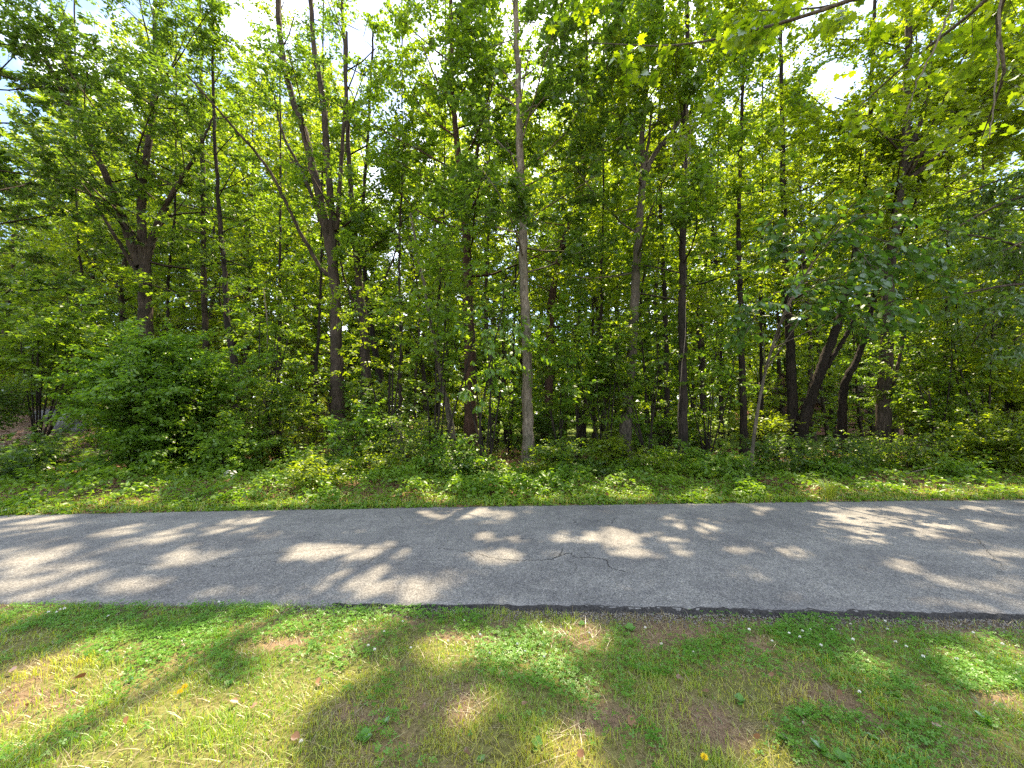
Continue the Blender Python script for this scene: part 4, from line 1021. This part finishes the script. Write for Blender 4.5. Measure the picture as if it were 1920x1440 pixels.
# ------------------------------------------------------------------ brick house glimpsed through the trunks on the right
def house():
    x0, x1, y0, y1 = 25.5, 37.5, 36.0, 44.0
    zb = float(gz(30, 38)) - .1
    base = np.array([31.5, 40.0, zb])
    root = empty('brick_house', base, 'pinkish brick house glimpsed between the trunks beyond the far lawn', 'house')
    bm = plain_mat('brick_pink', (.36, .20, .15), .9, 14, .3, .3)
    rm = plain_mat('roof_shingle', (.16, .13, .115), .9, 20, .3, .4)
    wm, gm = plain_mat('window_white', (.75, .73, .68), .6), plain_mat('window_glass', (.03, .04, .05), .08, spec=.6)
    def box(name, a, b, mat, par, **kw):
        a, b = np.array(a, float), np.array(b, float)
        c = np.array([[a[0], a[1], a[2]], [b[0], a[1], a[2]], [b[0], b[1], a[2]], [a[0], b[1], a[2]], [a[0], a[1], b[2]], [b[0], a[1], b[2]], [b[0], b[1], b[2]], [a[0], b[1], b[2]]])
        f = np.array([(0, 3, 2, 1), (4, 5, 6, 7), (0, 1, 5, 4), (1, 2, 6, 5), (2, 3, 7, 6), (3, 0, 4, 7)])
        return add(name, mesh_np(name, c - base, [f], mat), par, **kw)
    box('wall', (x0, y0, zb), (x1, y1, zb + 3.0), bm, root)
    r = np.array([(x0 - .5, y0 - .6, 0), (x1 + .5, y0 - .6, 0), (x1 + .5, y1 + .6, 0), (x0 - .5, y1 + .6, 0), (x0 - .5, (y0 + y1) / 2, 2.4), (x1 + .5, (y0 + y1) / 2, 2.4)]) + [0, 0, zb + 3.003]
    me = mesh_np('roof', r - base, [np.array([(0, 1, 5, 4), (2, 3, 4, 5), (0, 3, 2, 1)]), np.array([(0, 4, 3), (1, 2, 5)])], rm)
    ro = add('roof', me, root)
    box('chimney', (x0 + 2.2, 39, zb + 3.4), (x0 + 3.2, 39.9, zb + 6.4), bm, ro)
    for xw in (27, 30.6, 35):
        fr = box('window', (xw - .65, y0 - .05, zb + .95), (xw + .65, y0 - .003, zb + 2.3), wm, root)
        for q in (-1, 1): box('pane', (xw + q * .3 - .26, y0 - .065, zb + 1.03), (xw + q * .3 + .26, y0 - .052, zb + 2.22), gm, fr)
    dr = box('door', (32.3, y0 - .05, zb + .05), (33.2, y0 - .003, zb + 2.15), plain_mat('door_brown', (.13, .07, .04), .5), root)
    box('handle', (32.38, y0 - .1, zb + 1.0), (32.46, y0 - .052, zb + 1.12), wm, dr)
house()

# ------------------------------------------------------------------ verge across the road
def verge():
    rng = np.random.RandomState(3)
    N = 104000
    x = rng.uniform(-15, 15, N); u = rng.rand(N) ** 1.25
    f = yfar(x)
    y = f - .06 + u * (3.6 - .3 * (x > 6))
    patch = fbm(x * .8, y * .8, 101)
    p2 = fbm(x * 2.2, y * 2.2, 103)
    right = sstep(4.5, 7, x)
    keep = rng.rand(N) < np.clip(.35 + 1.6 * (patch - .3), .1, 1) * (1 - .55 * right)
    x, y, patch, p2, f, right = x[keep], y[keep], patch[keep], p2[keep], f[keep], right[keep]
    N = len(x)
    hmax = (.04 + .30 * sstep(.45, .75, p2) + .08 * patch) * sstep(-.10, .9, y - f) * (1 - .5 * right) + .035
    z = gz(x, y) + hmax * rng.rand(N) ** .45
    L = rng.uniform(.035, .075, N) * (1 + .5 * (p2 > .55))
    b = np.stack([x, y, z], 1)
    ld = np.append(rng.normal(0, 1, (N, 2)), rng.normal(-.15, .3, (N, 1)), 1)
    v, fc, k = scatter(b, ld, np.array([0, 0, 1.]) + rng.normal(0, .42, (N, 3)), L, L * .75, T_LEAF6)
    r = np.clip(.25 + 1.1 * (fbm(x * 1.7, y * 1.7, 107) - .4) + rng.rand(N) * .45, 0, 1)
    add('ground_cover', mesh_np('ground_cover', v, [fc], LEAF['lush'], np.repeat(r, k)), kind='stuff')
    # low seedlings on the floor of the wood
    N = 30000
    x = rng.uniform(-16, 17, N); y = yfar(x) + 3.0 + rng.rand(N) * 6.5
    kp = rng.rand(N) < sstep(.38, .6, fbm(x * .7, y * .7, 131)); x, y = x[kp], y[kp]; N = len(x)
    b = np.stack([x, y, gz(x, y) + rng.rand(N) * (.12 + .45 * sstep(.4, .7, fbm(x * 1.2, y * 1.2, 133)))], 1)
    L = rng.uniform(.07, .12, N)
    v, fc, k = scatter(b, np.append(rng.normal(0, 1, (N, 2)), rng.normal(-.2, .3, (N, 1)), 1), np.array([0, 0, 1.]) + rng.normal(0, .5, (N, 3)), L, L * .6)
    add('forest_floor_foliage', mesh_np('forest_floor_foliage', v, [fc], LEAF['mid'], rng.rand(N)), kind='stuff')
    # grass along the far edge
    N = 14000
    x = rng.uniform(-14, 14, N); y = yfar(x) + np.abs(rng.normal(0, .55, N)) - .05
    blades('verge_grass', x, y, gz(x, y), rng, (.05, .16), .0055, LEAF['grass'])
    # leaf litter under the trees
    N = 30000
    x = rng.uniform(-19, 17, N); y = yfar(x) + .15 + rng.rand(N) * 10
    b = np.stack([x, y, gz(x, y) + rng.uniform(.004, .04, N)], 1)
    L = rng.uniform(.06, .12, N)
    v, fc, k = scatter(b, np.append(rng.normal(0, 1, (N, 2)), rng.normal(0, .2, (N, 1)), 1), np.array([0, 0, 1.]) + rng.normal(0, .35, (N, 3)), L, L * .6)
    add('leaf_litter', mesh_np('leaf_litter', v, [fc], LEAF['litter'], rng.rand(N)), kind='stuff')
def blades(name, x, y, z, rng, hr, w, mat, lean=.55, rnd=None, **kw):
    N = len(x)
    h = rng.uniform(hr[0], hr[1], N)
    a = rng.rand(N) * 2 * math.pi
    d = np.stack([np.cos(a), np.sin(a)], 1)
    ln = np.abs(rng.normal(0, lean, N))
    b = np.stack([x, y, z - .004], 1)
    s = np.stack([-d[:, 1], d[:, 0], np.zeros(N)], 1) * (w / 2) * rng.uniform(.7, 1.4, N)[:, None]
    D = np.column_stack([d, np.zeros(N)])
    m = b + D * (h * ln * .35)[:, None] + np.array([0, 0, 1.]) * (h * .6 / np.sqrt(1 + ln ** 2))[:, None]
    t = b + D * (h * ln)[:, None] + np.array([0, 0, 1.]) * (h / np.sqrt(1 + ln ** 2) * .95)[:, None]
    v = np.stack([b - s, b + s, m + s * .75, m - s * .75, t], 1).reshape(-1, 3)
    k = np.arange(N) * 5
    q = np.stack([k, k + 1, k + 2, k + 3], 1); tr = np.stack([k + 3, k + 2, k + 4], 1)
    r = rng.rand(N) if rnd is None else rnd
    add(name, mesh_np(name, v, [q, tr], mat, np.concatenate([r, r])), kind='stuff', **kw)
verge()

# ------------------------------------------------------------------ near lawn
def lawn():
    rng = np.random.RandomState(12)
    def pts(N, d0=.7):
        # more where the camera is nearer the ground it sees
        x = rng.uniform(-6.2, 6.2, N); y = ynear(x) - .03 - rng.rand(N) * (ynear(x) - d0)
        return x, y
    x, y = pts(275000)
    bare, clo = bare_at(x, y), clover_at(x, y)
    tuft = fbm(x * 5, y * 5, 111)
    edge = sstep(.28, .05, ynear(x) - y) * sstep(-1.2, .8, x)
    kp = rng.rand(len(x)) < (1 - .74 * bare) * (1 - .45 * clo) * (.25 + 1.2 * sstep(.35, .65, tuft)) * (1 - .72 * edge)
    x, y = x[kp], y[kp]
    dry = np.clip(.12 + .9 * (fbm(x * 1.3, y * 1.3, 115) - .47) * 2 + .28 * sstep(2.8, 1.7, y) + rng.normal(0, .28, len(x)) - .25 * clover_at(x, y), 0, 1.15)
    z = gz(x, y)
    tall = fbm(x * 2, y * 2, 117) > .62
    blades('grass', x[~tall], y[~tall], z[~tall], rng, (.018, .045), .0042, LEAF['grass'], .8, dry[~tall])
    blades('tall_grass', x[tall], y[tall], z[tall], rng, (.03, .080), .0042, LEAF['grass'], .8, dry[tall])
    x, y = pts(48000)
    kp = rng.rand(len(x)) < (.35 + .5 * bare_at(x, y)) * (.5 + fbm(x * 2, y * 2, 119)) * (1 - .6 * clover_at(x, y))
    x, y = x[kp], y[kp]
    blades('dry_thatch', x, y, gz(x, y) + .003, rng, (.03, .08), .0032, LEAF['thatch'], 2.4)
    # clover
    x, y = pts(150000)
    kp = rng.rand(len(x)) < clover_at(x, y) * (1 - .85 * bare_at(x, y)) * (.3 + .9 * sstep(.35, .6, fbm(x * 4, y * 4, 121)))
    x, y = x[kp], y[kp]; N = len(x)
    b = np.stack([x, y, gz(x, y) + rng.uniform(.012, .05, N)], 1)
    tv, tf = [], []
    for k in range(3):
        a = k * 2 * math.pi / 3; c, s = math.cos(a), math.sin(a)
        for u, w, h in ((0, 0, 0), (.7, -.42, .12), (1, 0, .05), (.7, .42, .12)):
            tv.append((u * c - w * s, u * s + w * c, h))
        tf.append(tuple(range(k * 4, k * 4 + 4)))
    L = rng.uniform(.010, .018, N)
    v, fc, k = scatter(b, np.append(rng.normal(0, 1, (N, 2)), np.zeros((N, 1)), 1), np.array([0, 0, 1.]) + rng.normal(0, .3, (N, 3)), L, L, (np.array(tv), tf))
    add('clover', mesh_np('clover', v, [fc], LEAF['clover'], np.repeat(np.clip(rng.rand(N) * .7 + .3 * fbm(x * 2, y * 2, 123), 0, 1), k)), kind='stuff')
    N = 5200
    x = rng.uniform(-2, 6, N); y = ynear(x) - .01 - np.abs(rng.normal(0, .09, N))
    c = np.stack([x, y, gz(x, y) + .003], 1); sz = rng.uniform(.003, .011, N)
    tv = norm(np.array([(1, 0, -.3), (-.5, .87, -.3), (-.5, -.87, -.3), (0, 0, 1.)])); A = norm(rng.normal(0, 1, (N, 3))); Bv = norm(np.cross(A, rng.normal(0, 1, (N, 3)))); Cv = np.cross(A, Bv)
    v = c[:, None] + sz[:, None, None] * (A[:, None] * tv[None, :, 0:1] + Bv[:, None] * tv[None, :, 1:2] + Cv[:, None] * tv[None, :, 2:3])
    f4 = np.array([(0, 2, 1), (0, 1, 3), (1, 2, 3), (2, 0, 3)])[None] + (np.arange(N) * 4)[:, None, None]
    add('gravel', mesh_np('gravel', v.reshape(-1, 3), [f4.reshape(-1, 3)], plain_mat('gravel_grey', (.20, .185, .17), .9, 40, .6)), kind='stuff')
    # single small things
    wf, yf = plain_mat('petal_white', (.78, .76, .70), .8), plain_mat('petal_yellow', (.80, .58, .02), .7)
    stem = LEAF['clover']
    def flower_proto(name, label, cat, group, r, h, mat, n=22):
        root = empty(name, (0, 0, 0), label, cat, group)
        tube_obj('stem', [(0, 0, -.01), (.002, 0, h * .5), (0, .002, h)], [.0012] * 3, stem, root, np.zeros(3), 4)
        i = np.arange(n); ph = i * 2.399; zz = 1 - (i + .5) / n * 1.5; rr = np.sqrt(np.maximum(0, 1 - zz ** 2))
        d = np.stack([np.cos(ph) * rr, np.sin(ph) * rr, zz], 1)
        v, f, k = scatter(np.array([[0, 0, h]]) + d * r * .25, d, np.cross(d, [.3, .2, 1.]) + 1e-3, np.full(n, r * .85), np.full(n, r * .55))
        add('flower_head', mesh_np('flower_head', v, [f], mat, np.zeros(n)), root)
        return root
    cl = flower_proto('clover_flower', 'small white clover flower standing in the lawn by the road', 'flower', 'white clover flowers in the lawn', .0085, .055, wf)
    first = True
    cand = [(1320 + 900 * .0, 0)]
    pos = [(1480, 1190), (1500, 1200), (1505, 1185), (1520, 1180), (1560, 1180), (1595, 1170), (1600, 1205), (1540, 1215), (1448, 1203), (1660, 1165), (1664, 1180), (1680, 1210), (1700, 1215), (1732, 1240), (1795, 1245), (1825, 1187), (1300, 1225), (1612, 1305), (1880, 1210),
           (690, 1220), (702, 1230), (770, 1222), (755, 1170), (900, 1198), (970, 1212), (918, 1234), (1020, 1240), (985, 1225), (870, 1165), (1210, 1180), (105, 1152), (112, 1148), (90, 1155), (120, 1150), (200, 1230), (202, 1160), (410, 1136), (455, 1127), (563, 1420), (1015, 1168), (1105, 1190), (1240, 1215), (1405, 1185), (840, 1210), (720, 1190)]
    for px, py in pos:
        p = on_ground(px, py + 3); p[2] = gz(p[0], p[1])
        if first: cl.location = p; first = False
        else: copy_thing(cl, p, rng.rand() * 6, rng.uniform(.8, 1.2))
    dn = flower_proto('dandelion', 'yellow dandelion flower by itself at the bottom edge of the lawn', 'flower', None, .017, .05, yf, 30)
    p = on_ground(1321, 1432); dn.location = (p[0], p[1], gz(p[0], p[1]))
    for (px, py), lab in (((345, 1306), 'right-hand yellow flower of the pair in the sunny grass'), ((336, 1316), 'left-hand yellow flower of the pair in the sunny grass')):
        p = on_ground(px, py); c = copy_thing(dn, (p[0], p[1], gz(p[0], p[1])), 1.0, .9); c['label'] = lab; c['group'] = 'pair of yellow flowers in the grass'
    # dry fallen leaves
    lv, lf = LSH['broad']
    lm = []
    for q in range(4):
        v = lv.copy(); v[:, 1] *= 1.3 + .25 * q; v[:, 2] = .25 * (vnoise(v[:, 0] * 4, v[:, 1] * 6, q + 2) - .3) + .35 * np.abs(v[:, 1])
        lm.append(mesh_np('fallen_leaf', v, [lf], LEAF['litter'], np.full(len(lf), q * .22 + .1)))
    lp = [(158, 1278), (115, 1245), (505, 1200), (770, 1185), (1732, 1190), (430, 1330), (640, 1245), (470, 1345), (1270, 1275), (1420, 1390), (1510, 1355), (590, 1290), (1650, 1330), (240, 1360), (980, 1330), (1190, 1350), (880, 1420), (1330, 1300), (60, 1330), (1760, 1370), (700, 1390), (1085, 1410), (1570, 1300), (30, 1262), (340, 1215), (930, 1280), (1450, 1270), (1850, 1400), (1130, 1290), (790, 1340), (545, 1400), (1230, 1410)]
    for k, (px, py) in enumerate(lp):
        p = on_ground(px, py); z = gz(p[0], p[1])
        o = bpy.data.objects.new('fallen_leaf', lm[k % 4]); o.location = (p[0], p[1], z + .03)
        s = rng.uniform(.028, .05) * (1.6 if k in (0, 4) else 1)
        o.scale = (s, s, s); o.rotation_euler = (rng.normal(0, .4), rng.normal(0, .4), rng.rand() * 6.3)
        o['category'] = 'leaf'
        if k == 0: o['label'] = 'large curled orange-brown leaf in the sunny grass on the left'
        elif k == 4: o['label'] = 'tan dry leaf standing up in the dark clover on the right'
        else: o['label'] = 'small dry brown leaf lying in the lawn'; o['group'] = 'dry leaves scattered on the lawn'
        link(o)
    # broad-leaved weeds
    wpos = [(680, 1395), (900, 1425), (1500, 1330), (1470, 1380), (1540, 1400), (1680, 1300), (240, 1280), (1390, 1310), (720, 1360), (1010, 1395), (1580, 1420), (1750, 1330), (1850, 1350), (430, 1290), (1640, 1380), (1180, 1175), (1090, 1165)]
    proto = None
    for k, (px, py) in enumerate(wpos):
        p = on_ground(px, py); z = float(gz(p[0], p[1]))
        if proto is None:
            proto = empty('broadleaf_weed', (p[0], p[1], z), 'low rosette weed with broad green leaves in the lawn', 'weed', 'broad-leaved weeds in the lawn')
            me = mesh_np('leaf', LSH['broad'][0] * [1, 1.25, 1], [LSH['broad'][1]], LEAF['clover'], np.full(len(LSH['broad'][1]), .4))
            for q in range(9):
                o = bpy.data.objects.new('leaf', me); s = rng.uniform(.03, .055)
                o.scale = (s, s, s); o.rotation_euler = (rng.normal(0, .2), -rng.uniform(.1, .9), q * 2.4 + rng.normal(0, .2)); o.location = (0, 0, .008)
                link(o, proto)
        else: copy_thing(proto, (p[0], p[1], z), rng.rand() * 6.3, rng.uniform(.6, 1.1))
    # grass tuft on the far verge and dead sticks
    p = on_ground(1556, 938); t = empty('grass_tuft', (p[0], p[1], float(gz(p[0], p[1]))), 'tall bright tuft of grass at the far edge of the road', 'grass')
    N = 90; a = rng.rand(N) * 6.28; ln = rng.uniform(.1, .9, N); h = rng.uniform(.25, .5, N)
    d = np.stack([np.cos(a), np.sin(a), np.zeros(N)], 1); s = np.stack([-np.sin(a), np.cos(a), np.zeros(N)], 1) * .006
    b = d * .04; m = b + d * (h * ln * .4)[:, None] + np.array([0, 0, 1]) * (h * .65)[:, None]; e = b + d * (h * ln)[:, None] + np.array([0, 0, 1]) * (h * (1 - .35 * ln))[:, None]
    v = np.stack([b - s, b + s, m + s * .8, m - s * .8, e], 1).reshape(-1, 3); k = np.arange(N) * 5
    add('blade', mesh_np('blade', v, [np.stack([k, k + 1, k + 2, k + 3], 1), np.stack([k + 3, k + 2, k + 4], 1)], LEAF['grass'], np.full(2 * N, .35)), t, kind='stuff')
lawn()

def sticks():
    rng = np.random.RandomState(71)
    S = [('bent dead branch lying in the brush beside the broad dark tree', [(1688, 888), (1704, 872), (1722, 866), (1746, 868)], 9.4, .016),
         ('short broken pale stake standing left of the pale trunk', [(944, 885), (946, 872), (949, 862)], 9.9, .020),
         ('thin dead stick on the leaf litter at the right end of the verge', [(1480, 889), (1530, 880), (1560, 884)], 9.6, .012),
         ('leaning dead pole among the shrubs left of the many-stemmed brown tree', [(498, 700), (502, 620), (494, 540)], 13.0, .03),
         ('long dead branch slanting in the brush left of the leaning tan sapling', [(800, 870), (770, 820), (728, 780)], 10.5, .014)]
    for lab, pts, dep, r in S:
        w = np.array([at(x, y, dep) for x, y in pts])
        if lab.startswith('leaning'): w = np.vstack([[w[0][0], w[0][1], gz(w[0][0], w[0][1]) - .02], w])
        else:
            dz = w[0][2] - gz(w[0][0], w[0][1]); w[:, 2] -= dz - .01
            if not (lab.startswith('short') or lab.startswith('long')): w[:, 2] = gz(w[:, 0], w[:, 1]) + np.linspace(.02, .22, len(w)) * (1 if len(w) > 3 else .6)
        c = catmull(w, 12); base = w[0]
        v, q, t = tube(c, np.linspace(r, r * .5, 12), 7, rng, .15)
        o = add('dead_branch', mesh_np('dead_branch', v - base, [q, t], BARK['pale'], smooth=True), None, loc=base)
        o['label'] = lab; o['category'] = 'branch'
sticks()
def rocks():
    rng = np.random.RandomState(72)
    rm = plain_mat('rock_grey', (.22, .22, .23), .9, 6, .45, .6)
    pm = plain_mat('pale_clump', (.62, .58, .52), .9, 6, .2, .4)
    R = [('grey boulder at the foot of the leaf-strewn bank, largest of the cluster', 122, 818, 13.4, (.42, .3, .30), rm), ('small grey boulder right of the largest one below the bank', 150, 814, 13.4, (.22, .2, .2), rm), ('dark flat boulder behind the others on the leaf-strewn bank', 90, 806, 14.0, (.5, .35, .25), rm),
         ('pale lump added for a bright sunlit clump right of the big rounded bush', 432, 872, 9.3, (.17, .13, .14), pm)]  # added lump: its pale colour stands in for a bright sunlit clump
    for lab, px, py, dep, s, m in R:
        p = at(px, py, dep); z = gz(p[0], p[1])
        import bmesh
        bm = bmesh.new(); bmesh.ops.create_icosphere(bm, subdivisions=3, radius=1)
        for v in bm.verts:
            c = v.co; k = .72 + .55 * float(fbm(np.array([c.x * 1.3 + c.z]), np.array([c.y * 1.3 - c.z * .7]), int(px) % 50)[0])
            v.co = Vector((c.x * s[0], c.y * s[1], c.z * s[2])) * k
        me = bpy.data.meshes.new('boulder'); bm.to_mesh(me); bm.free(); me.materials.append(m)
        o = add('boulder', me, None, loc=(p[0], p[1], z + s[2] * .35)); o['label'] = lab; o['category'] = 'rock'
rocks()
tri = sum(len(m.polygons) * 2 for m in bpy.data.meshes)
print('TOTAL ~tris', tri, 'leaves', NLEAF)
